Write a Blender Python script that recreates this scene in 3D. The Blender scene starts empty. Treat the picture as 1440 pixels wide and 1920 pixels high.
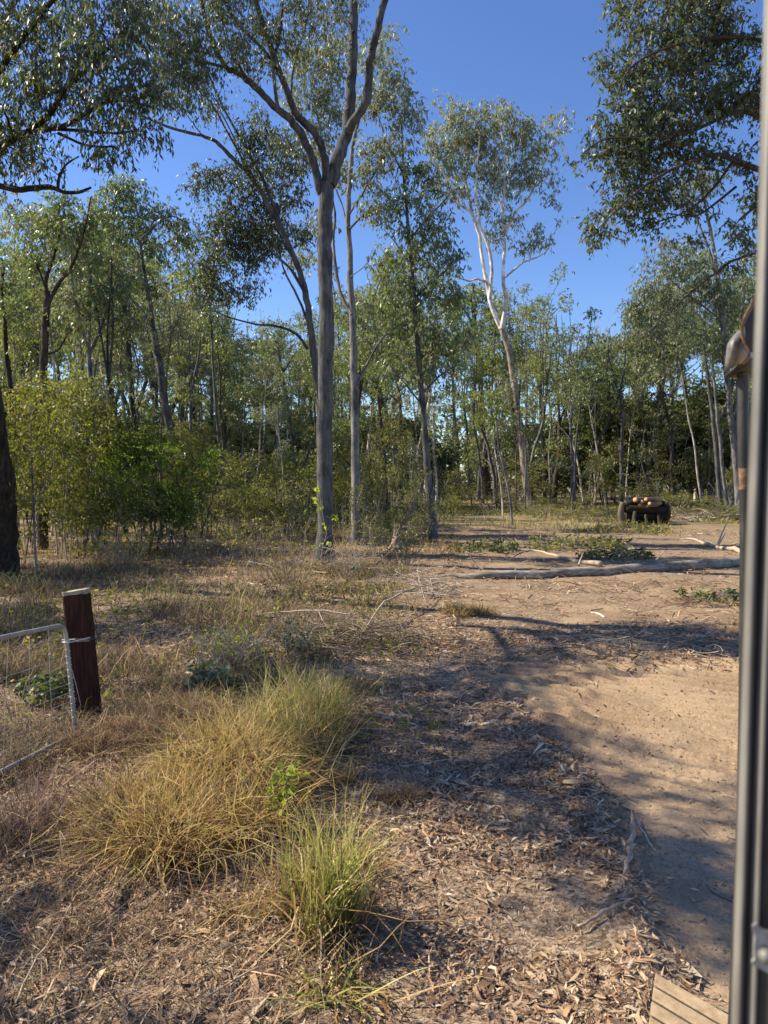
import bpy, math, random
import numpy as np
from mathutils import Vector

# ------------------------------------------------------------------ camera, sky, sun, exposure
H = 2.4
F = 1331.0
PITCH = math.radians(2.58)
SUN_EL = math.radians(41)
SUN_AZ = math.radians(-79)          # clockwise from +Y, so the sun stands ahead and to the left
scene = bpy.context.scene
C = scene.collection
cam_data = bpy.data.cameras.new('camera')
cam = bpy.data.objects.new('camera', cam_data)
C.objects.link(cam)
cam.location = (0, 0, H)
cam.rotation_euler = (math.pi / 2 - PITCH, 0, 0)
cam_data.sensor_fit = 'VERTICAL'
cam_data.sensor_height = 36
cam_data.lens = F / 1920 * 36
cam_data.clip_start = 0.05
cam_data.clip_end = 2000
cam_data.dof.use_dof = True
cam_data.dof.focus_distance = 11
cam_data.dof.aperture_fstop = 6.5
scene.camera = cam

world = bpy.data.worlds.new('World')
scene.world = world
world.use_nodes = True
wn = world.node_tree
sky = wn.nodes.new('ShaderNodeTexSky')
sky.sky_type = 'NISHITA'
sky.sun_disc = False
sky.sun_elevation = SUN_EL
sky.sun_rotation = SUN_AZ
sky.air_density = 1.0
sky.dust_density = 0.15
sky.ozone_density = 5.0
sky.altitude = 100
wn.nodes['Background'].inputs['Strength'].default_value = 0.108
hs = wn.nodes.new('ShaderNodeHueSaturation')
hs.inputs['Hue'].default_value = .510
hs.inputs['Saturation'].default_value = 1.10
wn.links.new(sky.outputs[0], hs.inputs['Color'])
wn.links.new(hs.outputs[0], wn.nodes['Background'].inputs['Color'])
sd = bpy.data.lights.new('sun', 'SUN')
sd.energy = 5.0
sd.angle = math.radians(0.5)
sd.color = (1.0, 0.885, 0.69)
sun = bpy.data.objects.new('sun', sd)
C.objects.link(sun)
sv = Vector((math.sin(SUN_AZ) * math.cos(SUN_EL), math.cos(SUN_AZ) * math.cos(SUN_EL), math.sin(SUN_EL)))
sun.rotation_euler = sv.to_track_quat('Z', 'Y').to_euler()
scene.view_settings.view_transform = 'Standard'
scene.view_settings.look = 'None'
scene.view_settings.gamma = 1
scene.view_settings.exposure = 0.86
scene.cycles.max_bounces = 6
scene.cycles.transmission_bounces = 4
scene.cycles.diffuse_bounces = 3
scene.cycles.glossy_bounces = 2

rs = np.random.RandomState(11)

# ------------------------------------------------------------------ geometry helpers
def P(px, py, Y):
    """world point seen at a pixel at depth Y"""
    u = (px - 720) / F
    v = (960 - py) / F
    dy = math.cos(PITCH) + v * math.sin(PITCH)
    dz = -math.sin(PITCH) + v * math.cos(PITCH)
    k = Y / dy
    return np.array([u * k, Y, H + dz * k])

def G(px, py):
    """ground point (z = 0) seen at a pixel"""
    u = (px - 720) / F
    v = (960 - py) / F
    dy = math.cos(PITCH) + v * math.sin(PITCH)
    dz = -math.sin(PITCH) + v * math.cos(PITCH)
    k = -H / dz
    return np.array([u * k, dy * k])

def yy(py):
    return G(720, py)[1]

def vnoise(x, y, seed=0):
    xi = np.floor(x).astype(np.int64); yi = np.floor(y).astype(np.int64)
    xf = x - xi; yf = y - yi
    def h(a, b):
        n = (a * 374761393 + b * 668265263 + seed * 1442695041) & 0x7fffffff
        n = ((n ^ (n >> 13)) * 1274126177) & 0x7fffffff
        return ((n ^ (n >> 16)) & 0xffff) / 65535.0
    sx = xf * xf * (3 - 2 * xf); sy = yf * yf * (3 - 2 * yf)
    a = h(xi, yi) * (1 - sx) + h(xi + 1, yi) * sx
    b = h(xi, yi + 1) * (1 - sx) + h(xi + 1, yi + 1) * sx
    return a * (1 - sy) + b * sy

def fbm(x, y, seed=0, o=3):
    s = 0; a = .5
    for i in range(o):
        s = s + a * vnoise(x * 2 ** i, y * 2 ** i, seed + i); a *= .5
    return s / (1 - .5 ** o)

def smooth(a, b, v):
    t = np.clip((v - a) / (b - a), 0, 1)
    return t * t * (3 - 2 * t)

# edge of the bare dirt (left side): world x of the edge for a given y
_edge = [(1255, 2400), (1245, 1920), (1215, 1780), (1188, 1650), (1125, 1500), (1030, 1400), (930, 1300), (880, 1230),
         (850, 1160), (850, 1110), (860, 1070), (850, 1030), (845, 1000), (845, 975), (850, 955), (858, 942)]
_ew = np.array([G(*e) for e in _edge])
_ew = _ew[np.argsort(_ew[:, 1])]
def edge_x(y):
    return np.interp(y, _ew[:, 1], _ew[:, 0])

def dirt_mask(x, y):
    n = (fbm(x * 1.3, y * 1.3, 5) - .5)
    e = edge_x(y) + n * (.25 + y * .03)
    m = smooth(-.12, .18 + y * .01, x - e)
    # right limit of the clearing beyond the log
    r = np.interp(y, [0, 20, 26, 34, 42, 50, 80], [40, 40, 30, 19, 10, 6.0, 6.5])
    m = m * (1 - smooth(-1, 1.5, x - r + n * 4))
    # patches of leaf litter lying on the track
    is1 = smooth(.50, .66, fbm(x * .55 + 3, y * .55, 21)) * smooth(8.2, 10.5, y)
    m = m * (1 - .75 * is1)
    m = m * (1 - .6 * smooth(16, 24, y))
    return m

def ground_h(x, y):
    x = np.asarray(x, float); y = np.asarray(y, float)
    d = dirt_mask(x, y)
    near = np.exp(-np.maximum(y - 12, 0) / 10)
    h = (fbm(x * .35, y * .35, 1) - .5) * .10 * smooth(2, 9, y)
    h = h + (fbm(x * 2.2, y * 2.2, 2, 3) - .5) * .05 * (1 - d)
    h = h + (fbm(x * 9, y * 9, 31, 2) - .5) * .02 * (1 - .7 * d) * near
    # bank where the graded track starts
    e = edge_x(y)
    b = np.exp(-((x - e + .10) / .16) ** 2)
    h = h + b * .05 * near * (.4 + fbm(x * 3, y * 3, 8)) + (1 - d) * .03
    # cross ridges left by the machine
    s = y + .95 * x + vnoise(x * .6, y * .6, 4) * .45 + vnoise(x * 2.4, y * 2.4, 14) * .03
    rid = (1 - np.abs(np.sin(s * math.pi / .33 + .7 * np.sin(s * 3.1)))) ** 1.7
    amp = (.085 * smooth(.22, .46, fbm(x * .55, y * .55, 17, 2)) + .02) * (.5 + .9 * vnoise(x * 2.2, y * 2.2, 66))
    h = h + d * rid * amp * near * (1 - smooth(8.6, 11.5, y) * .93)
    e = edge_x(y)
    # clods
    h = h + d * near * .006 * smooth(.62, .9, vnoise(x * 30, y * 30, 9)) * (.25 + smooth(.4, .6, fbm(x * .8, y * .8, 55)))
    h = h + d * near * ((fbm(x * 18, y * 18, 91, 2) - .5) * .005 - .035 * np.exp(-((x - e - 1.15 - .06 * y) / .22) ** 2) - .03 * np.exp(-((x - e - 2.7 - .06 * y) / .25) ** 2))
    return h

def gz(x, y):
    return float(ground_h(np.array([x]), np.array([y]))[0])

def np_mesh(name, verts, quads, mat, col=None, smoothf=False, tris=None):
    me = bpy.data.meshes.new(name)
    verts = np.asarray(verts, np.float32); quads = np.asarray(quads, np.int32).reshape(-1, 4)
    nq = len(quads); nt = 0 if tris is None else len(tris)
    me.vertices.add(len(verts)); me.vertices.foreach_set('co', verts.ravel())
    loops = quads.ravel() if nt == 0 else np.concatenate([quads.ravel(), np.asarray(tris, np.int32).ravel()])
    me.loops.add(len(loops)); me.loops.foreach_set('vertex_index', loops)
    me.polygons.add(nq + nt)
    st = np.arange(nq, dtype=np.int32) * 4
    if nt: st = np.concatenate([st, nq * 4 + np.arange(nt, dtype=np.int32) * 3])
    me.polygons.foreach_set('loop_start', st)
    if smoothf: me.polygons.foreach_set('use_smooth', np.ones(nq + nt, bool))
    if col is not None:
        a = me.color_attributes.new('col', 'FLOAT_COLOR', 'POINT')
        c = np.ones((len(verts), 4), np.float32); c[:, :3] = col
        a.data.foreach_set('color', c.ravel())
    me.update(calc_edges=True)
    me.materials.append(mat)
    return me

def obj(name, me, parent=None):
    o = bpy.data.objects.new(name, me); C.objects.link(o)
    if parent is not None: o.parent = parent
    return o

def tag(o, label=None, cat=None, group=None, kind=None):
    if label: o['label'] = label
    if cat: o['category'] = cat
    if group: o['group'] = group
    if kind: o['kind'] = kind
    return o

def empty(name, loc=(0, 0, 0), label=None, cat=None, group=None, rz=0):
    o = bpy.data.objects.new(name, None); C.objects.link(o)
    o.location = loc; o.rotation_euler = (0, 0, rz); o.empty_display_size = .2
    return tag(o, label, cat, group)

def cr(pts, per=4):
    pts = np.asarray(pts, float)
    if len(pts) < 3:
        t = np.linspace(0, 1, per + 1)[:, None]
        return pts[0] * (1 - t) + pts[-1] * t
    p = np.vstack([2 * pts[0] - pts[1], pts, 2 * pts[-1] - pts[-2]])
    out = []
    for i in range(1, len(p) - 2):
        for k in range(per):
            t = k / per
            a, b, c, d = p[i - 1], p[i], p[i + 1], p[i + 2]
            out.append(.5 * ((2 * b) + (-a + c) * t + (2 * a - 5 * b + 4 * c - d) * t * t + (-a + 3 * b - 3 * c + d) * t ** 3))
    out.append(p[-2])
    return np.array(out)

class Wood:
    def __init__(s): s.v = []; s.q = []; s.c = []; s.n = 0
    def tube(s, pts, rad, k=6, col=(.5, .5, .5), rough=0, cap=False, colend=None, rr=None):
        pts = np.asarray(pts, float); n = len(pts)
        rad = np.interp(np.linspace(0, 1, n), np.linspace(0, 1, len(rad)), rad) if len(rad) != n else np.asarray(rad, float)
        if cap:
            pts = np.vstack([pts[0], pts, pts[-1]]); rad = np.concatenate([[1e-4], rad, [1e-4]]); n += 2
        T = np.gradient(pts, axis=0)
        T[np.linalg.norm(T, axis=1) < 1e-9] = (pts[-1] - pts[0])
        T /= np.linalg.norm(T, axis=1)[:, None] + 1e-12
        u = np.cross(T[0], (0, 0, 1) if abs(T[0][2]) < .9 else (1, 0, 0)); u /= np.linalg.norm(u)
        ang = np.arange(k) * 2 * math.pi / k
        rows = []
        ca, sa = np.cos(ang)[:, None], np.sin(ang)[:, None]
        for i in range(n):
            u = u - T[i] * np.dot(u, T[i]); u /= np.linalg.norm(u) + 1e-12
            w = np.cross(T[i], u)
            r = rad[i]
            if rough: r = r * (1 + rough * (rs.rand(k, 1) - .5))
            rows.append(pts[i] + (u * ca + w * sa) * r)
        V = np.concatenate(rows)
        b = s.n
        i = np.arange(n - 1)[:, None] * k; j = np.arange(k)[None, :]; j2 = (j + 1) % k
        Q = np.stack([b + i + j, b + i + j2, b + i + k + j2, b + i + k + j], -1).reshape(-1, 4)
        col = np.asarray(col, float)
        Cc = np.tile(col, (len(V), 1))
        if colend is not None:
            Cc[:k * 2] = colend; Cc[-k * 2:] = colend
            # sharp change: duplicate ring colour only on cap rings
            Cc[k:2 * k] = col * .5 + np.array(colend) * .5; Cc[-2 * k:-k] = col * .5 + np.array(colend) * .5
        s.v.append(V); s.q.append(Q); s.c.append(Cc); s.n += len(V)
        return pts
    def box(s, c, sz, rot=None, col=(.5, .5, .5), taper=1):
        x, y, z = np.array(sz) / 2
        V = np.array([[-x, -y, -z], [x, -y, -z], [x, y, -z], [-x, y, -z], [-x * taper, -y * taper, z], [x * taper, -y * taper, z], [x * taper, y * taper, z], [-x * taper, y * taper, z]])
        if rot is not None: V = V @ np.asarray(rot).T
        V = V + np.asarray(c)
        Q = np.array([[0, 3, 2, 1], [4, 5, 6, 7], [0, 1, 5, 4], [1, 2, 6, 5], [2, 3, 7, 6], [3, 0, 4, 7]]) + s.n
        s.v.append(V); s.q.append(Q); s.c.append(np.tile(np.asarray(col, float), (8, 1))); s.n += 8
    def mesh(s, name, mat, smoothf=True):
        return np_mesh(name, np.concatenate(s.v), np.concatenate(s.q), mat, np.concatenate(s.c), smoothf)

def unit(v): return v / (np.linalg.norm(v, axis=-1, keepdims=True) + 1e-9)

class Leaves:
    """rhombic leaves; one colour value per leaf in the 'col' attribute"""
    def __init__(s): s.p = []; s.d = []; s.l = []; s.t = []; s.w = []
    def spray(s, c, r, n, ln, hang=1.2, wid=.3, tone=.5):
        m = max(2, n // 7); si = rs.randint(0, m, n)
        so = rs.randn(m, 3) * np.array([1, 1, .7]) * r * .42
        sdv = unit(rs.randn(m, 3) * np.array([1, 1, .6]) + np.array([0, 0, -.55 * hang])) * r * (.5 + .9 * rs.rand(m, 1))
        p = c + so[si] + sdv[si] * rs.rand(n, 1) + rs.randn(n, 3) * r * .06
        d = unit(rs.randn(n, 3) * np.array([1, 1, .7]) * .8 + sdv[si] / r * .6 + np.array([0, 0, -hang]))
        s.p.append(p); s.d.append(d); s.l.append(ln * (.6 + .7 * rs.rand(n)))
        s.w.append(np.full(n, wid)); s.t.append(np.clip(tone + rs.randn(n) * .16, 0, 1))
    def mesh(s, name, mat):
        p = np.concatenate(s.p); d = np.concatenate(s.d); l = np.concatenate(s.l)[:, None]
        t = np.concatenate(s.t); w = np.concatenate(s.w)[:, None]
        n = len(p)
        side = unit(np.cross(d, rs.randn(n, 3)))
        nor = unit(np.cross(d, side))
        m = p + d * l * .45 + nor * l * .05
        V = np.stack([p, m + side * l * w * .5, p + d * l, m - side * l * w * .5], 1).reshape(-1, 3)
        Q = np.arange(n * 4).reshape(-1, 4)
        col = np.repeat(np.stack([t, rs.rand(n), rs.rand(n)], 1), 4, axis=0)
        return np_mesh(name, V, Q, mat, col)

# ------------------------------------------------------------------ materials
def new_mat(name):
    m = bpy.data.materials.new(name); m.use_nodes = True
    nt = m.node_tree
    for n in list(nt.nodes): nt.nodes.remove(n)
    out = nt.nodes.new('ShaderNodeOutputMaterial')
    return m, nt, out

def N(nt, t, **kw):
    n = nt.nodes.new(t)
    for k, v in kw.items():
        if k in n.inputs: n.inputs[k].default_value = v
        else: setattr(n, k, v)
    return n

def ramp(nt, fac, stops):
    r = nt.nodes.new('ShaderNodeValToRGB')
    e = r.color_ramp.elements
    while len(e) < len(stops): e.new(.5)
    for i, (p, c) in enumerate(stops):
        e[i].position = p; e[i].color = (*c, 1)
    nt.links.new(fac, r.inputs[0])
    return r

def mix(nt, fac, a, b, mode='MIX'):
    m = nt.nodes.new('ShaderNodeMix'); m.data_type = 'RGBA'; m.blend_type = mode
    for s, v in ((m.inputs[0], fac), (m.inputs[6], a), (m.inputs[7], b)):
        if isinstance(v, (int, float)): s.default_value = v
        elif isinstance(v, tuple): s.default_value = (*v, 1)
        else: nt.links.new(v, s)
    return m.outputs[2]

def leaf_mat(name, c0, c1, c2, trans=.4, rough=.38, spec=.5):
    m, nt, out = new_mat(name)
    a = N(nt, 'ShaderNodeAttribute', attribute_name='col')
    sp = N(nt, 'ShaderNodeSeparateColor'); nt.links.new(a.outputs['Color'], sp.inputs[0])
    oi = N(nt, 'ShaderNodeObjectInfo')
    ad = N(nt, 'ShaderNodeMath', operation='MULTIPLY_ADD'); nt.links.new(oi.outputs['Random'], ad.inputs[0]); ad.inputs[1].default_value = .3
    nt.links.new(sp.outputs[0], ad.inputs[2])
    sb = N(nt, 'ShaderNodeMath', operation='SUBTRACT'); nt.links.new(ad.outputs[0], sb.inputs[0]); sb.inputs[1].default_value = .15
    r = ramp(nt, sb.outputs[0], [(0.0, c0), (.5, c1), (1.0, c2)])
    # some browned leaves
    lt = N(nt, 'ShaderNodeMath', operation='GREATER_THAN'); nt.links.new(sp.outputs[1], lt.inputs[0]); lt.inputs[1].default_value = .965
    col = mix(nt, lt.outputs[0], r.outputs[0], (.22, .11, .05))
    b = N(nt, 'ShaderNodeBsdfPrincipled', Roughness=rough); nt.links.new(col, b.inputs['Base Color'])
    b.inputs['Specular IOR Level'].default_value = spec
    tr = N(nt, 'ShaderNodeBsdfTranslucent')
    tc = mix(nt, 1.0, col, (1.25, 1.3, .45), 'MULTIPLY'); nt.links.new(tc, tr.inputs[0])
    ms = N(nt, 'ShaderNodeMixShader'); ms.inputs[0].default_value = trans
    nt.links.new(b.outputs[0], ms.inputs[1]); nt.links.new(tr.outputs[0], ms.inputs[2])
    nt.links.new(ms.outputs[0], out.inputs[0])
    return m

M = {}
M['gum'] = leaf_mat('gum_leaf', (.08, .11, .055), (.17, .215, .11), (.33, .37, .20), .38, .4, .55)
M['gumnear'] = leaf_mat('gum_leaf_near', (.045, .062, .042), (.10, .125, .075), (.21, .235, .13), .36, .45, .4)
M['gumpale'] = leaf_mat('gum_leaf_pale', (.13, .15, .10), (.23, .25, .175), (.36, .37, .27), .4, .45, .5)
M['gumyel'] = leaf_mat('gum_leaf_yellow', (.11, .14, .05), (.21, .25, .10), (.36, .38, .17), .45, .45, .4)
M['shrub_yellow'] = leaf_mat('shrub_leaf_yellow', (.08, .095, .025), (.19, .20, .055), (.38, .37, .11), .45, .5, .35)
M['shrub_green'] = leaf_mat('shrub_leaf_green', (.05, .085, .018), (.11, .175, .03), (.23, .31, .055), .42, .5, .35)
M['shrub_dark'] = leaf_mat('shrub_leaf_dark', (.045, .065, .025), (.095, .125, .045), (.20, .22, .09), .3, .5, .35)
M['shrub_olive'] = leaf_mat('shrub_leaf_olive', (.08, .09, .038), (.18, .185, .075), (.33, .32, .14), .4, .5, .35)
M['bright'] = leaf_mat('young_leaf', (.16, .22, .03), (.26, .34, .04), (.40, .46, .08), .5, .5, .3)

def attr_mat(name, rough=.8, trans=0.0, spec=.2, var=.25, bump=0, scale=30):
    """colour straight from the attribute, broken up by fine noise"""
    m, nt, out = new_mat(name)
    a = N(nt, 'ShaderNodeAttribute', attribute_name='col')
    tc = N(nt, 'ShaderNodeTexCoord')
    nz = N(nt, 'ShaderNodeTexNoise', Scale=scale, Detail=4.0); nt.links.new(tc.outputs['Object'], nz.inputs['Vector'])
    r = ramp(nt, nz.outputs[0], [(.3, (1 - var,) * 3), (.7, (1 + var,) * 3)])
    col = mix(nt, 1.0, a.outputs['Color'], r.outputs[0], 'MULTIPLY')
    b = N(nt, 'ShaderNodeBsdfPrincipled', Roughness=rough); b.inputs['Specular IOR Level'].default_value = spec
    nt.links.new(col, b.inputs['Base Color'])
    if bump:
        bp = N(nt, 'ShaderNodeBump', Strength=bump, Distance=.02); nt.links.new(nz.outputs[0], bp.inputs['Height'])
        nt.links.new(bp.outputs[0], b.inputs['Normal'])
    if trans:
        tr = N(nt, 'ShaderNodeBsdfTranslucent'); nt.links.new(col, tr.inputs[0])
        ms = N(nt, 'ShaderNodeMixShader'); ms.inputs[0].default_value = trans
        nt.links.new(b.outputs[0], ms.inputs[1]); nt.links.new(tr.outputs[0], ms.inputs[2]); nt.links.new(ms.outputs[0], out.inputs[0])
    else:
        nt.links.new(b.outputs[0], out.inputs[0])
    return m
M['grass'] = attr_mat('grass_blades', .6, .35, .3, .15)
M['litter'] = attr_mat('dry_leaves', .7, .12, .25, .2, 0, 60)
M['stick'] = attr_mat('dry_stick', .85, 0, .15, .3, .4, 40)

def bark_mat(name, rough_cols, smooth_cols, zs=1.0, bump=.8):
    """'col'.r: 0 fissured bark .. 1 smooth pale bark; per object tone change"""
    m, nt, out = new_mat(name)
    a = N(nt, 'ShaderNodeAttribute', attribute_name='col')
    sp = N(nt, 'ShaderNodeSeparateColor'); nt.links.new(a.outputs['Color'], sp.inputs[0])
    tc = N(nt, 'ShaderNodeTexCoord')
    mp = N(nt, 'ShaderNodeMapping'); mp.inputs['Scale'].default_value = (14, 14, 1.6 * zs); nt.links.new(tc.outputs['Object'], mp.inputs[0])
    n1 = N(nt, 'ShaderNodeTexNoise', Scale=1.6, Detail=8.0, Roughness=.7); nt.links.new(mp.outputs[0], n1.inputs['Vector'])
    n2 = N(nt, 'ShaderNodeTexNoise', Scale=1.3, Detail=5.0); nt.links.new(tc.outputs['Object'], n2.inputs['Vector'])
    r1 = ramp(nt, n1.outputs[0], [(.33, rough_cols[0]), (.55, rough_cols[1]), (.72, rough_cols[2])])
    r2 = ramp(nt, n2.outputs[0], [(.35, smooth_cols[0]), (.6, smooth_cols[1])])
    col = mix(nt, sp.outputs[0], r1.outputs[0], r2.outputs[0])
    mp2 = N(nt, 'ShaderNodeMapping'); mp2.inputs['Scale'].default_value = (3.2, 3.2, 1.1); nt.links.new(tc.outputs['Object'], mp2.inputs[0])
    n3 = N(nt, 'ShaderNodeTexNoise', Scale=1.5, Detail=6.0, Roughness=.7); nt.links.new(mp2.outputs[0], n3.inputs['Vector'])
    r4 = ramp(nt, n3.outputs[0], [(.36, (.45, .44, .44)), (.5, (1, 1, 1)), (.64, (1.55, 1.52, 1.46))])
    col = mix(nt, 1.0, col, r4.outputs[0], 'MULTIPLY')
    oi = N(nt, 'ShaderNodeObjectInfo')
    r3 = ramp(nt, oi.outputs['Random'], [(0, (.65, .65, .65)), (1, (1.25, 1.2, 1.15))])
    col = mix(nt, 1.0, col, r3.outputs[0], 'MULTIPLY')
    b = N(nt, 'ShaderNodeBsdfPrincipled', Roughness=.85); b.inputs['Specular IOR Level'].default_value = .15
    nt.links.new(col, b.inputs['Base Color'])
    bp = N(nt, 'ShaderNodeBump', Strength=bump, Distance=.03); nt.links.new(n1.outputs[0], bp.inputs['Height'])
    nt.links.new(bp.outputs[0], b.inputs['Normal']); nt.links.new(b.outputs[0], out.inputs[0])
    return m
M['bark'] = bark_mat('grey_bark', [(.025, .026, .027), (.085, .087, .090), (.185, .185, .187)], [(.12, .122, .125), (.25, .25, .248)])
M['barkpale'] = bark_mat('pale_bark', [(.12, .09, .07), (.26, .215, .17), (.40, .34, .28)], [(.38, .35, .31), (.66, .63, .58)], .7, .3)
M['barkdark'] = bark_mat('dark_bark', [(.025, .02, .016), (.07, .055, .045), (.13, .105, .085)], [(.10, .085, .07), (.18, .15, .13)])

# ------------------------------------------------------------------ ground
def graded(lo, hi, d, lo2, hi2, g):
    mid = np.arange(lo, hi, d)
    a = [lo]; s = d
    while a[-1] > lo2: s *= g; a.append(a[-1] - s)
    b = [mid[-1]]; s = d
    while b[-1] < hi2: s *= g; b.append(b[-1] + s)
    return np.concatenate([a[1:][::-1], mid, b[1:]])
gx = graded(-2.6, 4.4, .017, -500, 500, 1.035)
gy = graded(2.4, 9.5, .017, -40, 900, 1.02)
X, Y_ = np.meshgrid(gx, gy)
Z = ground_h(X, Y_)
D_ = dirt_mask(X, Y_)
nx, ny = len(gx), len(gy)
idx = np.arange(nx * ny).reshape(ny, nx)
Q = np.stack([idx[:-1, :-1], idx[:-1, 1:], idx[1:, 1:], idx[1:, :-1]], -1).reshape(-1, 4)
# attribute: r = bare dirt, g = greenness of ground cover
green = smooth(.45, .7, fbm(X * .25, Y_ * .25, 77)) * smooth(26, 40, Y_)
gm, nt, out = new_mat('ground_soil')
a = N(nt, 'ShaderNodeAttribute', attribute_name='col')
sp = N(nt, 'ShaderNodeSeparateColor'); nt.links.new(a.outputs['Color'], sp.inputs[0])
tc = N(nt, 'ShaderNodeTexCoord')
nb = N(nt, 'ShaderNodeTexNoise', Scale=.7, Detail=6.0); nt.links.new(tc.outputs['Object'], nb.inputs['Vector'])
nf = N(nt, 'ShaderNodeTexNoise', Scale=45.0, Detail=6.0, Roughness=.7); nt.links.new(tc.outputs['Object'], nf.inputs['Vector'])
vo = N(nt, 'ShaderNodeTexVoronoi', Scale=38.0); nt.links.new(tc.outputs['Object'], vo.inputs['Vector']); vo.inputs['Randomness'].default_value = 1
dirt = ramp(nt, nb.outputs[0], [(.3, (.225, .155, .098)), (.5, (.30, .217, .14)), (.7, (.37, .28, .185))])
dirt2 = ramp(nt, nf.outputs[0], [(.35, (.72, .70, .68)), (.65, (1.18, 1.18, 1.18))])
dc = mix(nt, 1.0, dirt.outputs[0], dirt2.outputs[0], 'MULTIPLY')
sv_ = N(nt, 'ShaderNodeSeparateColor'); nt.links.new(vo.outputs['Color'], sv_.inputs[0])
lit = ramp(nt, sv_.outputs[0], [(0, (.13, .09, .06)), (.4, (.23, .165, .11)), (.75, (.33, .245, .165)), (1, (.46, .36, .25))])
lf = ramp(nt, nf.outputs[0], [(.35, (.5, .5, .5)), (.65, (1.3, 1.3, 1.3))])
lc = mix(nt, 1.0, lit.outputs[0], lf.outputs[0], 'MULTIPLY')
gc = ramp(nt, nf.outputs[0], [(.35, (.06, .06, .02)), (.65, (.22, .20, .07))])
lc = mix(nt, sp.outputs[1], lc, gc.outputs[0])
col = mix(nt, sp.outputs[0], lc, dc)
b = N(nt, 'ShaderNodeBsdfPrincipled', Roughness=.95); b.inputs['Specular IOR Level'].default_value = .1
nt.links.new(col, b.inputs['Base Color'])
wmp = N(nt, 'ShaderNodeMapping'); wmp.inputs['Rotation'].default_value = (0, 0, math.radians(-36)); nt.links.new(tc.outputs['Object'], wmp.inputs[0])
wv = N(nt, 'ShaderNodeTexWave', Scale=5.5, Distortion=3.5, Detail=3.0); wv.bands_direction = 'Y'; wv.inputs['Detail Scale'].default_value = 1.4; nt.links.new(wmp.outputs[0], wv.inputs['Vector'])
wm = N(nt, 'ShaderNodeMath', operation='MULTIPLY'); nt.links.new(wv.outputs['Fac'], wm.inputs[0]); nt.links.new(sp.outputs[0], wm.inputs[1])
wa = N(nt, 'ShaderNodeMath', operation='MULTIPLY_ADD'); nt.links.new(wm.outputs[0], wa.inputs[0]); wa.inputs[1].default_value = .04; nt.links.new(nf.outputs[0], wa.inputs[2])
bp = N(nt, 'ShaderNodeBump', Strength=.5, Distance=.008); nt.links.new(wa.outputs[0], bp.inputs['Height'])
nt.links.new(bp.outputs[0], b.inputs['Normal']); nt.links.new(b.outputs[0], out.inputs[0])
g = obj('ground', np_mesh('ground', np.stack([X, Y_, Z], -1).reshape(-1, 3), Q, gm,
        np.stack([D_, green * (1 - D_), D_ * 0], -1).reshape(-1, 3), True))
tag(g, kind='structure')

# ------------------------------------------------------------------ trees
def crown(wood, leaves, limbs, blobs, sub, per, ln, hang=1.2, wid=.3, twig=(0, 0, 0), sr=.4, k=4, tone=.5, kr=1.0):
    """blobs: (centre, radius vector, weight); connect every leaf clump to the nearest wood"""
    nodes = []; nr = []
    for pts, rad in limbs:
        nodes.append(pts); nr.append(rad)
    nodes = np.concatenate(nodes); nr = np.concatenate(nr)
    cs = []
    W = sum(b[2] for b in blobs)
    for c, r, w in blobs:
        n = max(1, int(round(sub * w / W)))
        q = unit(rs.randn(n, 3)) * (rs.rand(n, 1) ** .45)
        cs.append(np.asarray(c) + q * np.asarray(r))
    cs = np.concatenate(cs)
    cs = cs[rs.rand(len(cs)) < .84]
    per = per * .88; ln = ln * .92
    d0 = np.array([np.min(np.linalg.norm(nodes - c, axis=1)) for c in cs])
    for ci in np.argsort(d0):
        c = cs[ci]
        dv = c - nodes
        L = np.linalg.norm(dv, axis=1)
        cost = L + .9 * np.maximum(0, -dv[:, 2]) + 0.2 * (nr < .006 * kr)
        j = int(np.argmin(cost)); a = nodes[j]; L = L[j]
        if L > .05:
            r0 = min(nr[j] * .7, (.006 + .011 * L) * kr); r1 = .003 * kr + r0 * .25
            m = max(3, min(7, int(L / (.35 * kr)) + 2))
            t = np.linspace(0, 1, m)[:, None]
            sag = np.array([0, 0, 1.0]) * L * .14
            pts = a * (1 - t) + c * t + (rs.randn(m, 3) * L * .035 + sag) * np.sin(t * math.pi)
            pts[0] = a; rad = np.linspace(r0, r1, m)
            wood.tube(pts, rad, k, twig)
            nodes = np.vstack([nodes, pts[1:]]); nr = np.concatenate([nr, rad[1:]])
        leaves.spray(c, sr, max(4, int(per * (.6 + .8 * rs.rand()))), ln, hang, wid, np.clip(tone + rs.randn() * .13, 0, 1))

def pxl(path, Y, dY=0.0, per=4):
    n = len(path)
    Ys = Y + np.linspace(0, dY, n)
    return cr(np.array([P(px, py, y) for (px, py), y in zip(path, Ys)]), per)

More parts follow.
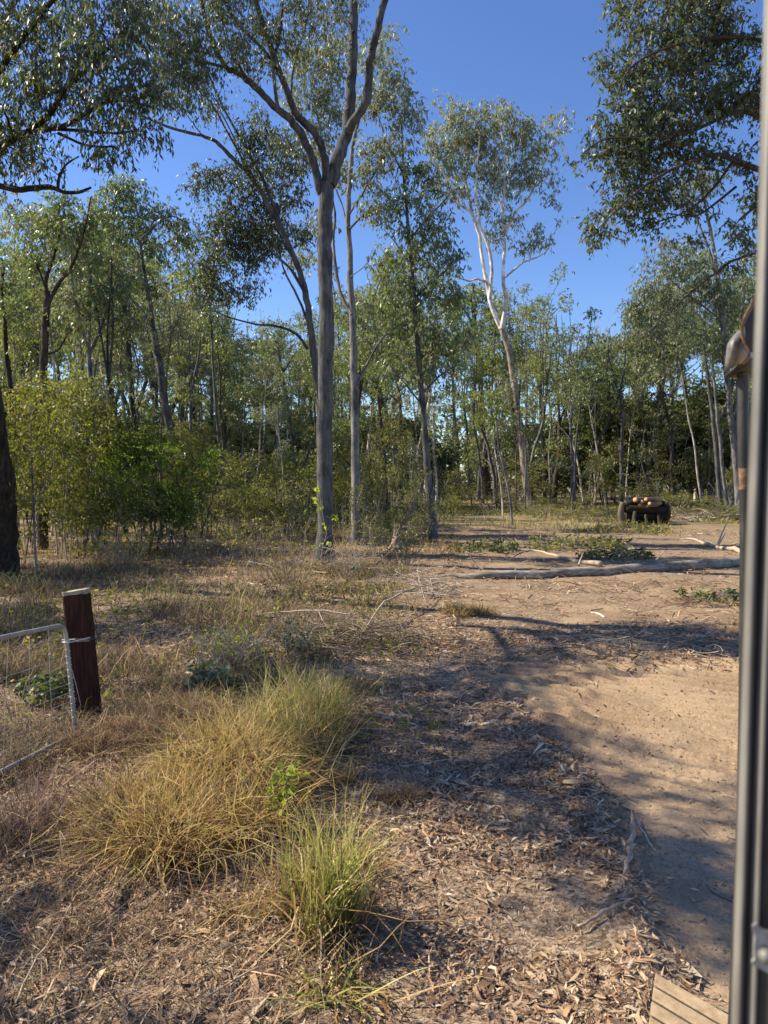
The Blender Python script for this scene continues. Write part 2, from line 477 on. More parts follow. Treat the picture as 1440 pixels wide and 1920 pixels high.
def traced(name, label, cat, limbs, blobs, Y, sub, per, ln, leaf='gum', bark='bark', hang=1.2, wid=.3, group=None, sr=.4, depth=.9,
           twig=(.35, 0, 0), tone=.5, kr=1.0, k0=10):
    """limbs: (path, dY0, dY1, r0, r1, smoothness); blobs: (px, py, rpx[, dY[, weight]])"""
    W = Wood(); L = Leaves(); lim = []
    base = None
    for i, (path, d0, d1, r0, r1, sm) in enumerate(limbs):
        pts = pxl(path, Y + d0, d1 - d0)
        if i == 0:
            pts[0][2] = gz(pts[0][0], pts[0][1]) - .08
            base = pts[0].copy()
        n = len(pts); rad = np.linspace(r0, r1, n)
        if i == 0 and r0 > .1:
            rad[:3] *= np.array([1.45, 1.2, 1.07])
        rad = rad * (1 + .05 * rs.randn(n))
        pj = pts + rs.randn(n, 3) * rad[:, None] * .10
        W.tube(pj, rad, k0 if r0 > .08 else 6, (sm, 0, 0), .1)
        lim.append((pts, rad))
    bl = []
    for b in blobs:
        px, py, rp = b[:3]; dy = b[3] if len(b) > 3 else 0; w = b[4] if len(b) > 4 else 1
        yb = Y + dy; r = rp / F * yb
        bl.append((P(px, py, yb), (r, r * depth, r), rp * rp * w))
    if blobs: crown(W, L, lim, bl, sub, per, ln, hang, wid, twig, sr, 4, tone, kr)
    root = empty(name, base, label, cat, group)
    for me, nm in ((W.mesh('trunk', M[bark]), 'trunk'),):
        o = obj(nm, me, root); o.location = -Vector(base)
    if blobs:
        o = obj('crown', L.mesh('crown', M[leaf]), root); o.location = -Vector(base)
    return root

# the big forked gum
traced('forked_gum_tree', 'big straight grey gum in the middle forking into smooth upper limbs', 'gum tree', [
    ([(610, 1062), (609, 960), (609, 800), (610, 650), (609, 500), (610, 420), (613, 345)], 0, 0, .235, .20, .38),
    ([(618, 350), (632, 305), (646, 265), (653, 230), (657, 180), (660, 120), (663, 60), (664, -80)], 0, .5, .19, .11, .15),
    ([(650, 245), (672, 215), (690, 180), (692, 130), (701, 80), (716, 20), (736, -70)], 0, -1.2, .13, .09, .25),
    ([(612, 345), (609, 300), (596, 260), (575, 234), (556, 215), (545, 190), (530, 150), (515, 110), (498, 60), (480, 5), (455, -60)], 0, -1.5, .12, .06, .1),
    ([(602, 365), (592, 320), (580, 285), (566, 255), (545, 226), (520, 205), (495, 180), (470, 155), (440, 133), (425, 128), (400, 85), (385, 40), (375, -10)], 0, -2, .12, .045, .1),
    ([(522, 207), (516, 170), (512, 120), (524, 70), (530, 10)], -.8, -1.2, .06, .03, .1),
    ([(440, 133), (400, 120), (355, 110), (320, 60), (300, 20)], -1.6, -2.6, .04, .02, .1),
    ([(530, 150), (500, 100), (450, 50), (410, -10)], -.6, -2, .05, .025, .2),
    ([(592, 320), (560, 290), (530, 262), (500, 235), (470, 215)], 0, 1, .03, .01, .2),
    ([(545, 190), (548, 140), (560, 90), (575, 40), (580, -20)], -.5, .5, .035, .015, .3),
    ([(515, 110), (490, 60), (470, 10), (465, -40)], -1, -1.5, .03, .012, .3),
    ([(470, 155), (440, 110), (420, 60), (415, 0)], -1.4, -2, .028, .012, .2),
    ([(663, 60), (640, 20), (620, -40)], .2, 1, .04, .02, .4),
], [(340, 35, 60, -2.5), (410, 25, 55, -2), (300, 80, 45, -3), (345, 140, 40, -2.6), (480, 30, 48, -1.5), (545, 45, 42, -1), (590, 40, 42, 0),
    (580, 100, 22, 0), (400, 190, 25, -2), (300, 170, 35, -3), (440, 85, 28, -2), (500, 120, 22, -1.5), (640, 10, 45, 1), (350, 190, 28, -2.8), (555, -40, 60, -1), (420, -50, 60, -2), (690, -60, 50, 0), (370, 90, 45, -2.4), (460, 100, 38, -1.5), (320, 130, 40, -2.8), (520, 70, 36, -1), (385, 140, 30, -2.3), (270, 20, 50, -3), (530, 250, 24, .5), (480, 210, 22, 0)],
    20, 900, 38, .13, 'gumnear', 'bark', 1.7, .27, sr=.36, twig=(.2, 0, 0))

traced('leaning_gum_tree', 'curved grey gum bending left from behind the big forked gum', 'gum tree', [
    ([(604, 1040), (603, 900), (601, 750), (591, 690), (583, 620), (575, 560), (562, 510), (537, 450), (510, 400), (485, 352), (458, 318), (430, 290), (405, 266), (378, 254), (345, 247), (300, 232), (250, 210)], 0, -1.5, .13, .03, .3),
    ([(537, 450), (515, 390), (490, 330), (457, 270), (420, 205), (395, 150), (370, 90)], -.5, -1.5, .07, .02, .3),
    ([(578, 655), (555, 626), (520, 612), (480, 608), (430, 595), (400, 583), (370, 585)], 0, -1, .05, .012, .2),
    ([(572, 548), (545, 505), (515, 478), (492, 458), (472, 420), (455, 400)], 0, .4, .055, .02, .8),
    ([(485, 352), (450, 290), (400, 200), (370, 160)], -.8, -2, .045, .015, .3),
    ([(583, 620), (560, 560), (530, 500), (520, 430), (525, 380)], 0, 1, .05, .015, .3),
    ([(562, 510), (530, 450), (495, 380), (470, 300), (450, 240)], .3, -.5, .035, .010, .4),
    ([(535, 450), (505, 410), (470, 350), (440, 330), (425, 300)], 0, .5, .03, .010, .4),
    ([(510, 400), (475, 330), (440, 260), (410, 200), (400, 150)], -.4, -1, .03, .010, .4),
    ([(460, 320), (430, 240), (395, 180), (360, 140)], -.9, -1.5, .025, .010, .4),
    ([(380, 255), (350, 215), (325, 170)], -1.2, -1.6, .02, .008, .3),
], [(440, 440, 50, 0), (500, 420, 40, .5), (455, 370, 34, 0), (480, 255, 42, -1), (525, 300, 48, 0), (465, 310, 30, -1), (505, 365, 42, 0), (550, 360, 32, .5), (430, 410, 42), (480, 460, 44), (425, 480, 42), (540, 260, 30, 0),
    (390, 505, 32), (395, 330, 26, -1), (375, 350, 20, -1), (560, 430, 30, 1), (460, 540, 30), (400, 550, 26), (260, 430, 10), (330, 430, 24, -1), (355, 450, 18, -1), (520, 460, 30, 1), (570, 300, 25, 1), (430, 330, 24)],
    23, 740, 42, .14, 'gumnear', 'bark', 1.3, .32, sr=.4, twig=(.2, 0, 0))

traced('slim_gum_tree', 'tall slim gum with sunlit pale left side just right of the big forked gum', 'gum tree', [
    ([(668, 1010), (666, 850), (664, 720), (662, 600), (657, 540), (656, 470), (653, 400), (656, 330), (664, 260), (678, 200), (690, 150), (700, 105)], 0, .5, .16, .04, .75),
    ([(660, 590), (642, 560), (632, 520), (625, 450), (628, 400), (615, 340), (600, 250), (590, 180)], 0, 1.5, .08, .02, .8),
    ([(655, 430), (680, 405), (720, 385), (745, 375)], 0, .6, .05, .02, .5),
    ([(667, 725), (690, 680), (712, 640), (732, 622), (760, 600)], 0, 1, .06, .02, .6),
    ([(656, 520), (685, 497), (700, 465)], 0, -.6, .02, .006, .5),
    ([(656, 400), (700, 330), (740, 260), (755, 210)], 0, .8, .04, .015, .5),
    ([(655, 460), (640, 380), (600, 300), (570, 230)], 0, 1.5, .04, .015, .5),
], [(600, 120, 50, 2), (570, 180, 45, 2), (620, 200, 45, 2), (600, 260, 40, 2), (560, 110, 30, 2), (690, 330, 28), (700, 290, 34), (740, 180, 44), (765, 225, 36), (700, 110, 32),
    (730, 270, 38), (640, 320, 28, 1), (700, 390, 28), (740, 130, 26), (720, 60, 20, 1), (690, 190, 26), (600, 420, 30, 2), (560, 480, 25, 2), (690, 580, 24, 2), (700, 640, 25, 2), (640, 90, 34, 2)],
    26, 640, 34, .19, 'gumpale', 'bark', 1.4, .3, sr=.45, twig=(.5, 0, 0))

traced('straight_gum_tree', 'thin upright dark gum beside the track with foliage along its upper stem', 'gum tree', [
    ([(813, 1020), (806, 940), (800, 850), (793, 760), (786, 690), (780, 610), (775, 540), (770, 480), (765, 420), (758, 340), (755, 280), (752, 220)], 0, 0, .15, .035, .25),
    ([(758, 330), (735, 285), (715, 235), (705, 200)], 0, .4, .04, .015, .2),
    ([(768, 450), (800, 410), (830, 380), (845, 360)], 0, -.5, .04, .015, .2),
    ([(776, 560), (810, 530), (845, 500), (870, 480)], 0, .5, .05, .015, .2),
    ([(772, 500), (745, 460), (720, 430)], 0, .5, .04, .015, .2),
    ([(790, 740), (830, 700), (870, 680)], 0, -.5, .04, .015, .2),
    ([(792, 760), (760, 720), (735, 690)], 0, -.5, .04, .015, .2),
], [(740, 360, 36), (800, 380, 40), (830, 430, 34), (722, 410, 26), (740, 490, 40), (800, 490, 42), (825, 545, 38), (735, 560, 40), (780, 440, 36), (770, 320, 30), (835, 300, 20),
    (800, 600, 36), (850, 480, 25), (750, 620, 36), (830, 640, 36), (785, 560, 36), (800, 320, 22), (870, 620, 25), (740, 690, 30), (830, 700, 34), (780, 680, 30), (850, 560, 30)],
    27, 470, 34, .2, 'gum', 'bark', 1.3, .32, sr=.48, twig=(.2, 0, 0), tone=.62)

traced('white_gum_tree', 'tall white barked gum right of centre, its two main stems bare against the sky', 'gum tree', [
    ([(991, 955), (985, 895), (978, 830), (970, 760), (962, 700), (952, 650), (940, 617)], 0, 0, .29, .22, .15),
    ([(964, 715), (952, 650), (940, 616), (921, 572), (913, 530), (905, 490), (898, 440), (885, 400), (875, 350), (862, 290), (850, 235), (838, 195)], 0, 1, .22, .05, 1),
    ([(918, 560), (922, 500), (915, 460), (901, 425), (893, 375), (893, 325), (900, 250)], 0, -1, .15, .05, 1),
    ([(915, 529), (895, 523), (880, 527), (862, 521), (838, 514)], 0, -1, .10, .04, 1),
    ([(884, 398), (850, 376), (810, 352), (785, 338)], 0, -1, .09, .03, .8),
    ([(941, 616), (949, 570), (943, 520), (946, 460), (943, 400), (946, 350), (945, 280), (932, 205)], 0, -1, .18, .05, 1),
    ([(944, 445), (965, 402), (992, 370), (1010, 330), (1030, 280), (1052, 225)], -.5, 2, .12, .04, 1),
    ([(947, 520), (982, 492), (1012, 480), (1042, 455)], 0, 1, .09, .03, .7),
    ([(1000, 352), (1032, 331), (1062, 318)], 1, 2, .05, .02, .7),
    ([(875, 350), (845, 300), (825, 255), (812, 225)], 1, 2, .06, .02, .8),
    ([(901, 425), (872, 385), (835, 330), (805, 290)], -1, -2, .06, .02, .8),
    ([(943, 400), (925, 340), (905, 280)], -1, 0, .06, .02, .8),
    ([(946, 350), (970, 290), (980, 240)], -1, -1, .06, .02, .8),
], [(848, 212, 34), (900, 232, 42), (828, 270, 34), (878, 290, 42), (935, 222, 34), (963, 262, 44), (925, 320, 44), (1045, 222, 22), (1022, 268, 30), (1002, 318, 34), (962, 340, 36),
    (848, 352, 28), (815, 322, 24), (1018, 438, 24), (985, 460, 18), (1038, 372, 14), (925, 430, 22), (965, 405, 22), (985, 240, 25), (1040, 340, 14), (870, 240, 30), (905, 380, 22), (940, 560, 14, 2), (805, 240, 16)],
    58, 860, 30, .34, 'gumpale', 'barkpale', 1.5, .3, sr=.72, depth=1.1, twig=(.8, 0, 0), kr=2.2, tone=.6)

traced('overhanging_gum_tree', 'dark trunked gum on the left edge with a broad crown over the top left', 'gum tree', [
    ([(14, 1086), (8, 1000), (0, 900), (-25, 700), (-45, 500), (-60, 340), (-60, 200), (-40, 60), (-20, -60)], 0, -4.5, .30, .12, .0),
    ([(-62, 345), (-20, 346), (40, 355), (90, 350), (120, 361), (148, 360), (170, 352)], -4, -5, .07, .02, 0),
    ([(108, 356), (112, 330), (125, 308), (148, 293)], -4.8, -5, .03, .012, 0),
    ([(-62, 330), (10, 270), (60, 243), (95, 212), (120, 170), (160, 132), (200, 95), (240, 50)], -4, -6, .08, .02, 0),
    ([(60, 247), (130, 232), (188, 196), (232, 188), (280, 200)], -4.6, -6.5, .045, .015, 0),
    ([(85, 240), (150, 245), (215, 250), (255, 245)], -4.6, -6, .03, .012, 0),
    ([(110, 250), (160, 272), (214, 275)], -4.8, -5.5, .03, .012, 0),
    ([(-60, 200), (0, 130), (50, 60), (100, 0), (160, -60)], -4, -6.5, .08, .025, 0),
    ([(-60, 180), (-20, 80), (20, 20), (60, -60)], -4, -3, .08, .025, 0),
    ([(-60, 340), (0, 290), (20, 250), (5, 200)], -4, -5, .04, .015, 0),
    ([(-60, 250), (-150, 150), (-260, 60)], -4, -6, .08, .02, 0),
    ([(-55, 300), (-140, 240), (-250, 200)], -4, -7.5, .08, .02, 0),
], [(40, 50, 70, -5), (120, 55, 70, -5), (195, 60, 60, -6), (55, 140, 60, -5), (150, 125, 60, -5.5), (225, 130, 50, -6), (100, 190, 45, -5), (30, 215, 50, -4.6), (10, 300, 40, -4.5),
    (80, 285, 34, -5), (200, 250, 42, -5.5), (262, 235, 34, -6), (285, 165, 36, -6), (245, 190, 36, -6), (180, 290, 22, -5.3), (170, 200, 40, -5.6), (0, 100, 50, -4),
    (100, -60, 80, -5.5), (230, -40, 60, -6), (-60, 20, 80, -4), (-150, 120, 110, -6, .7), (-250, 180, 120, -7, .6), (-120, 250, 80, -6, .7), (260, 40, 45, -6), (0, 240, 50, -4.6)],
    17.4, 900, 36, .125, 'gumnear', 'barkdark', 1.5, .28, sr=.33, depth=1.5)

traced('shading_gum_tree', 'dark leafy gum standing off the right side, its crown filling the top right corner', 'gum tree', [
    ([(1640, 1140), (1625, 900), (1600, 600), (1575, 300), (1550, 50), (1530, -120)], 0, 0, .28, .14, 0),
    ([(1590, 440), (1480, 345), (1380, 302), (1345, 290), (1300, 302), (1240, 328), (1180, 372), (1120, 430)], 0, -1, .06, .010, 0),
    ([(1578, 330), (1450, 235), (1385, 210), (1310, 240), (1240, 260), (1140, 260), (1095, 285)], 0, -.5, .05, .010, 0),
    ([(1555, 120), (1450, 80), (1350, 70), (1250, 90), (1180, 130), (1150, 200)], 0, -1, .045, .010, 0),
    ([(1550, 20), (1420, -40), (1320, -50), (1230, -10), (1160, 40)], 0, .8, .07, .015, 0),
    ([(1600, 600), (1470, 480), (1385, 485), (1345, 510), (1290, 552), (1235, 605), (1180, 655)], 0, -1, .03, .008, 0),
    ([(1375, 300), (1340, 350), (1290, 395), (1220, 420)], 0, .4, .03, .01, 0),
    ([(1380, 350), (1330, 390), (1300, 405), (1250, 400)], 0, -.5, .025, .01, 0),
    ([(1480, 345), (1400, 400), (1380, 420)], 0, 0, .03, .01, 0),
], [(1200, 120, 60), (1280, 100, 70), (1360, 90, 60), (1170, 200, 50), (1230, 210, 66), (1310, 200, 60), (1380, 190, 50), (1180, 280, 50), (1250, 290, 60), (1150, 250, 40), (1110, 275, 22),
    (1330, 290, 40), (1180, 350, 44), (1240, 370, 40), (1120, 430, 26), (1160, 400, 36), (1290, 370, 40, 0, .6), (1220, 420, 26), (1330, 20, 60), (1250, 20, 50), (1180, 30, 34, .8), (1390, 300, 30), (1140, 130, 26),
    (1130, 90, 10), (1380, 430, 30), (1360, 500, 22), (1300, 430, 24, 0, .5), (1450, 150, 80), (1450, 350, 60), (1300, -60, 80), (1160, 10, 22)],
    13, 860, 50, .11, 'gumnear', 'barkdark', 1.0, .36, sr=.27, tone=.42)

traced('young_gum_tree', 'crooked young gum with splayed dark stems rising behind the left shrubs', 'gum tree', [
    ([(80, 1036), (80, 850), (81, 700), (85, 620), (88, 575), (88, 545)], 0, 0, .14, .10, 0),
    ([(88, 560), (87, 522), (100, 485), (113, 430), (108, 380)], 0, .5, .07, .02, 0),
    ([(89, 575), (108, 535), (133, 503), (150, 460), (163, 410), (170, 370)], 0, -.6, .07, .02, 0),
    ([(84, 665), (108, 657), (124, 632), (138, 618)], 0, .5, .045, .015, 0),
    ([(88, 545), (70, 500), (50, 470)], 0, -.4, .04, .012, 0),
], [(70, 430, 34), (118, 410, 40), (60, 490, 26), (160, 440, 40), (110, 375, 28), (45, 410, 18), (175, 390, 26), (140, 500, 24), (85, 480, 20), (130, 600, 24), (180, 480, 26), (40, 560, 20)],
    24, 210, 36, .18, 'gum', 'barkdark', 1.2, .3, sr=.42, tone=.55)

traced('spreading_gum_tree', 'gum forked low over the bright green shrub, one bare limb leaning left', 'gum tree', [
    ([(330, 985), (322, 830), (310, 760), (298, 680), (288, 620)], 0, 0, .20, .15, .2),
    ([(289, 622), (272, 592), (255, 570), (236, 546), (222, 505), (205, 450)], 0, 1, .10, .03, .2),
    ([(288, 622), (280, 560), (270, 500), (262, 440), (255, 390)], 0, -1, .10, .03, .2),
    ([(262, 450), (285, 430), (320, 405), (350, 420)], -1, -1, .04, .02, .2),
    ([(263, 450), (235, 410), (215, 370)], -1, 0, .04, .02, .2),
], [(230, 375, 36), (262, 410, 36), (195, 400, 32), (250, 345, 26), (322, 400, 26), (350, 425, 22), (285, 460, 26), (268, 530, 24), (210, 345, 24), (300, 400, 22), (225, 450, 36), (190, 450, 28), (282, 560, 16), (180, 520, 26)],
    33, 300, 34, .23, 'gum', 'bark', 1.2, .32, sr=.55, kr=1.4, tone=.5)

traced('dark_gum_tree', 'dark straight gum immediately left of the low forked gum', 'gum tree', [
    ([(268, 990), (255, 810), (245, 720), (238, 620), (230, 560), (222, 520), (205, 470)], 0, 0, .17, .05, 0),
    ([(222, 520), (190, 480), (165, 440)], 0, .5, .05, .02, 0),
    ([(238, 630), (215, 600), (185, 580)], 0, .5, .05, .02, 0),
], [(190, 480, 32), (220, 445, 32), (235, 520, 28), (195, 560, 34), (165, 440, 26), (150, 520, 26), (180, 620, 30), (240, 590, 22)],
    36, 200, 32, .24, 'gum', 'barkdark', 1.2, .32, sr=.6, kr=1.4)

traced('pink_barked_gum_tree', 'pinkish forked gum showing below the dark crown at the right', 'gum tree', [
    ([(1390, 965), (1372, 800), (1358, 650), (1348, 540), (1340, 480), (1332, 430), (1322, 385), (1310, 320)], 0, 0, .20, .06, .6),
    ([(1349, 545), (1330, 470), (1312, 425), (1300, 390), (1285, 340)], 0, 1, .10, .04, .6),
    ([(1352, 600), (1300, 560), (1250, 520)], 0, -1, .06, .02, .4),
], [(1290, 350, 34), (1330, 330, 28), (1250, 480, 34), (1300, 620, 34), (1350, 650, 34), (1250, 680, 34), (1330, 560, 34), (1290, 500, 36), (1220, 530, 30), (1330, 530, 34), (1370, 560, 34), (1260, 560, 34), (1210, 570, 24), (1180, 580, 22), (1310, 450, 18), (1180, 620, 30), (1230, 620, 34)],
    46, 420, 36, .3, 'gumpale', 'bark', 1.2, .3, sr=.75, kr=1.8, tone=.4)

traced('broken_gum_tree', 'far dark gum with a thick upright stem between the thin gum and the white gum', 'gum tree', [
    ([(916, 938), (908, 850), (902, 740), (894, 640), (887, 580), (880, 555)], 0, 0, .42, .20, 0),
    ([(890, 610), (870, 580), (850, 560)], 0, 1, .12, .04, 0),
    ([(898, 690), (915, 640), (935, 600)], 0, -1, .12, .04, 0),
], [(865, 560, 20), (890, 545, 18), (915, 580, 20), (850, 600, 24), (880, 620, 20), (930, 620, 22), (900, 560, 18)],
    84, 150, 30, .5, 'gum', 'barkdark', 1.2, .3, sr=1.2, kr=3)

def pole(label, path, Yb, r, bark, blobs=(), leaf='gum', sub=40, per=26, ln=.2, extra=(), sm=.8, cat='young tree', name='sapling'):
    limbs = [(path, 0, 0, r, r * .45, sm)] + [(e, 0, .5, r * .5, r * .2, sm) for e in extra]
    return traced(name, label, cat, limbs, list(blobs), Yb, sub, per, ln, leaf, bark, 1.0, .32, sr=.5, kr=1.6, k0=7)

pole('pale spindly sapling standing nearest the log stack on its right', [(1319, 962), (1309, 900), (1301, 830), (1290, 780), (1280, 710), (1271, 675)], 50, .07, 'barkpale',
     [(1265, 650, 28), (1245, 690, 20), (1290, 640, 22)], sub=50)
pole('thin pole sapling in the right shrubs whose stem bends near its top', [(1095, 952), (1086, 880), (1074, 830), (1066, 780), (1058, 735)], 58, .09, 'barkpale',
     [(1055, 715, 26), (1035, 740, 20), (1080, 740, 22)], extra=[[(1072, 825), (1045, 795), (1022, 765)]], sub=50)
pole('grey pole sapling standing just right of the bent pole sapling', [(1137, 946), (1126, 880), (1117, 830), (1106, 770), (1098, 715)], 60, .085, 'barkpale',
     [(1095, 700, 24), (1115, 720, 20)], extra=[[(1107, 770), (1095, 735)], [(1108, 775), (1120, 740)]], sub=44)
pole('brown sapling stem with a slight lean behind the grey pole sapling', [(1155, 948), (1150, 900), (1142, 850), (1130, 790), (1120, 760)], 64, .08, 'bark', [(1118, 745, 22)], sub=26)
pole('forked brown sapling at the head of the clearing below the white gum', [(961, 986), (956, 935), (947, 888), (938, 850), (932, 800), (930, 755)], 37, .07, 'bark',
     [(925, 745, 24), (905, 780, 18), (945, 770, 22), (900, 740, 20)], extra=[[(940, 855), (922, 825), (905, 805)], [(946, 885), (920, 850), (900, 830)]], sub=60, leaf='gumyel')
pole('slender sapling close behind the forked brown sapling', [(943, 968), (940, 920), (932, 870), (926, 830), (925, 790)], 44, .05, 'barkpale', [(922, 780, 20)], sub=24, leaf='gumyel')
pole('pale thin sapling in front of the left shrubs near the gate', [(72, 1092), (66, 1030), (63, 960), (60, 880), (58, 820), (62, 760)], 16.6, .028, 'bark',
     [(60, 780, 30), (40, 850, 24), (85, 850, 26), (60, 900, 24), (95, 790, 24)], leaf='shrub_yellow', sub=90, per=22, ln=.11, extra=[[(62, 930), (40, 890), (25, 860)], [(63, 950), (90, 900), (110, 860)]])
pole('dark thin trunk left of the paired poles, half hidden by the bright green shrub', [(28, 1010), (22, 760), (12, 665), (9, 600), (3, 560), (6, 500)], 25, .10, 'barkdark',
     [(5, 490, 24), (20, 530, 24), (0, 560, 26), (30, 600, 26)], sub=70, sm=0, cat='gum tree', name='gum_tree')
pole('left stem of the paired straight poles between shrub and big gum', [(428, 985), (418, 900), (412, 840), (405, 760), (399, 670), (396, 600)], 38, .11, 'bark',
     [(395, 590, 26), (415, 620, 22), (375, 600, 22)], sub=60, sm=.2, cat='gum tree', name='gum_tree')
pole('right stem of the paired straight poles between shrub and big gum', [(434, 984), (425, 900), (419, 840), (413, 760), (412, 700), (405, 640)], 39, .08, 'barkdark', [(410, 640, 24)], sub=26, sm=.2, cat='gum tree', name='gum_tree')
pole('leaning gum trunk far behind the yellow shrubs left of the big gum', [(578, 975), (562, 900), (548, 820), (536, 740), (526, 680), (520, 640)], 46, .17, 'bark',
     [(515, 620, 30), (545, 640, 26), (490, 650, 26), (560, 680, 26)], extra=[[(524, 670), (505, 640)], [(530, 700), (555, 660)]], sub=90, sm=.2, cat='gum tree', name='gum_tree')
pole('left one of two reddish trunks at the right edge behind the lamp bracket', [(1352, 965), (1345, 880), (1336, 775), (1326, 700), (1318, 640)], 48, .17, 'bark', [(1315, 620, 28), (1340, 650, 22), (1290, 650, 22)], sub=70, sm=.5, cat='gum tree', name='gum_tree')
pole('right one of two reddish trunks at the right edge behind the lamp bracket', [(1366, 968), (1354, 870), (1344, 770), (1337, 690), (1330, 640)], 50, .13, 'bark', [(1335, 620, 26), (1365, 640, 24)], sub=50, sm=.5, cat='gum tree', name='gum_tree')
pole('leafless leaning sapling in the undergrowth right of the thin upright gum', [(886, 960), (880, 900), (876, 850), (860, 800)], 60, .08, 'bark', [(858, 790, 18)], sub=20, sm=.2)

# procedural gum prototypes for the wood behind
def gum_proto(seed, leaf, bark, sm):
    global rs
    keep = rs; rs = np.random.RandomState(seed)
    W = Wood(); L = Leaves(); lim = []
    Ht = 20.0
    lean = rs.randn(2) * 1.1
    fork = Ht * (.38 + .2 * rs.rand())
    n = 7; t = np.linspace(0, 1, n)
    pts = np.stack([lean[0] * t * t + rs.randn(n) * .12 * t, lean[1] * t * t + rs.randn(n) * .12 * t, t * fork], 1)
    pts = cr(pts, 3); rad = np.linspace(.21, .13, len(pts)); rad[0] *= 1.3
    W.tube(pts, rad, 7, (sm, 0, 0)); lim.append((pts, rad))
    top = pts[-1]; blobs = []
    k = rs.randint(2, 5); a0 = rs.rand() * 6.28
    for i in range(k):
        a = a0 + i * 6.28 / k + rs.randn() * .3
        out_ = (.6 + 1.7 * rs.rand()) if i else .4
        hh = Ht * (.78 + .2 * rs.rand()) if i else Ht * .95
        m = 5; tt = np.linspace(0, 1, m)
        q = np.stack([top[0] + math.cos(a) * out_ * tt ** .8 + rs.randn(m) * .2 * tt, top[1] + math.sin(a) * out_ * tt ** .8 + rs.randn(m) * .2 * tt, top[2] + (hh - top[2]) * tt], 1)
        q = cr(q, 3); r = np.linspace(.10, .025, len(q)); W.tube(q, r, 5, (sm, 0, 0)); lim.append((q, r))
        for j in range(rs.randint(3, 6)):
            u = .25 + .75 * rs.rand(); c = q[int(u * (len(q) - 1))]
            rr = .7 + .9 * rs.rand()
            blobs.append((c + np.array([rs.randn() * .9, rs.randn() * .9, .3 + rs.randn() * .4]), (rr, rr, rr * .8), rr * rr))
    for j in range(rs.randint(4, 9)):      # side limbs on the trunk
        u = .25 + .75 * rs.rand(); s = pts[int(u * (len(pts) - 1))]
        a = rs.rand() * 6.28; ll = 1 + 1.8 * rs.rand()
        e = s + np.array([math.cos(a) * ll, math.sin(a) * ll, ll * (.4 + rs.rand() * .8)])
        q = cr([s, (s + e) / 2 + np.array([0, 0, -.15]), e], 3); r = np.linspace(.05, .02, len(q)); W.tube(q, r, 4, (sm, 0, 0)); lim.append((q, r))
        rr = .5 + .6 * rs.rand(); blobs.append((e, (rr, rr, rr * .8), rr * rr))
    crown(W, L, lim, blobs, 200, 34, .26, 1.1, .33, (sm * .6, 0, 0), .55, 3, .5, 1.6)
    tr = W.mesh('trunk', M[bark]); crn = L.mesh('crown', M[leaf])
    rs = keep
    return tr, crn
protos = [gum_proto(100 + i, lf, bk, sm) for i, (lf, bk, sm) in enumerate([
    ('gum', 'bark', .2), ('gumpale', 'barkpale', .8), ('gumyel', 'bark', .3), ('gum', 'barkdark', .1), ('gumpale', 'bark', .5), ('gum', 'bark', .6),
    ('gumyel', 'barkpale', .5), ('gum', 'barkdark', .3)])]

def pole_proto(seed, bark, sm, leaf):
    global rs
    keep = rs; rs = np.random.RandomState(seed)
    W = Wood(); L = Leaves(); Ht = 14.0; n = 8; t = np.linspace(0, 1, n)
    ln_ = rs.randn(2) * .7
    pts = cr(np.stack([ln_[0] * t ** 2 + rs.randn(n) * .16 * t, ln_[1] * t ** 2 + rs.randn(n) * .16 * t, t * Ht * .93], 1), 3)
    rad = np.linspace(.10, .025, len(pts)); rad[0] *= 1.25
    W.tube(pts, rad, 6, (sm, 0, 0)); lim = [(pts, rad)]; blobs = [(pts[-1], (.6, .6, .6), .5)]
    for j in range(6):
        s0 = pts[int((.5 + .5 * rs.rand()) * (len(pts) - 1))]; a = rs.rand() * 6.28; ll = .6 + 1.1 * rs.rand()
        e_ = s0 + np.array([math.cos(a) * ll, math.sin(a) * ll, ll * (.5 + rs.rand())])
        q = cr([s0, (s0 + e_) / 2 - (0, 0, .1), e_], 3); r = np.linspace(.035, .012, len(q)); W.tube(q, r, 4, (sm, 0, 0)); lim.append((q, r))
        rr = .35 + .45 * rs.rand(); blobs.append((e_, (rr, rr, rr), rr))
    crown(W, L, lim, blobs, 70, 28, .22, 1.1, .33, (sm, 0, 0), .42, 3, .55, 1.2)
    r_ = W.mesh('trunk', M[bark]), L.mesh('crown', M[leaf])
    rs = keep
    return r_
pprot = [pole_proto(300, 'bark', .5, 'gum'), pole_proto(301, 'barkpale', .9, 'gumpale'), pole_proto(302, 'barkdark', .2, 'gumyel'), pole_proto(303, 'bark', .8, 'gumyel'), pole_proto(304, 'barkdark', .5, 'gumpale')]

ORD = ['first', 'second', 'third', 'fourth', 'fifth', 'sixth', 'seventh', 'eighth', 'ninth', 'tenth', 'eleventh', 'twelfth', 'thirteenth', 'fourteenth', 'fifteenth', 'sixteenth',
       'seventeenth', 'eighteenth', 'nineteenth', 'twentieth', 'twenty-first', 'twenty-second', 'twenty-third', 'twenty-fourth', 'twenty-fifth', 'twenty-sixth', 'twenty-seventh',
       'twenty-eighth', 'twenty-ninth', 'thirtieth', 'thirty-first', 'thirty-second', 'thirty-third', 'thirty-fourth', 'thirty-fifth', 'thirty-sixth', 'thirty-seventh', 'thirty-eighth', 'thirty-ninth', 'fortieth', 'forty-first', 'forty-second', 'forty-third', 'forty-fourth', 'forty-fifth', 'forty-sixth', 'forty-seventh', 'forty-eighth', 'forty-ninth', 'fiftieth']
sk_x = [-400, 0, 60, 150, 250, 350, 430, 480, 540, 600, 650, 700, 760, 830, 880, 950, 1000, 1050, 1090, 1112, 1150, 1200, 1300, 1400, 1800]
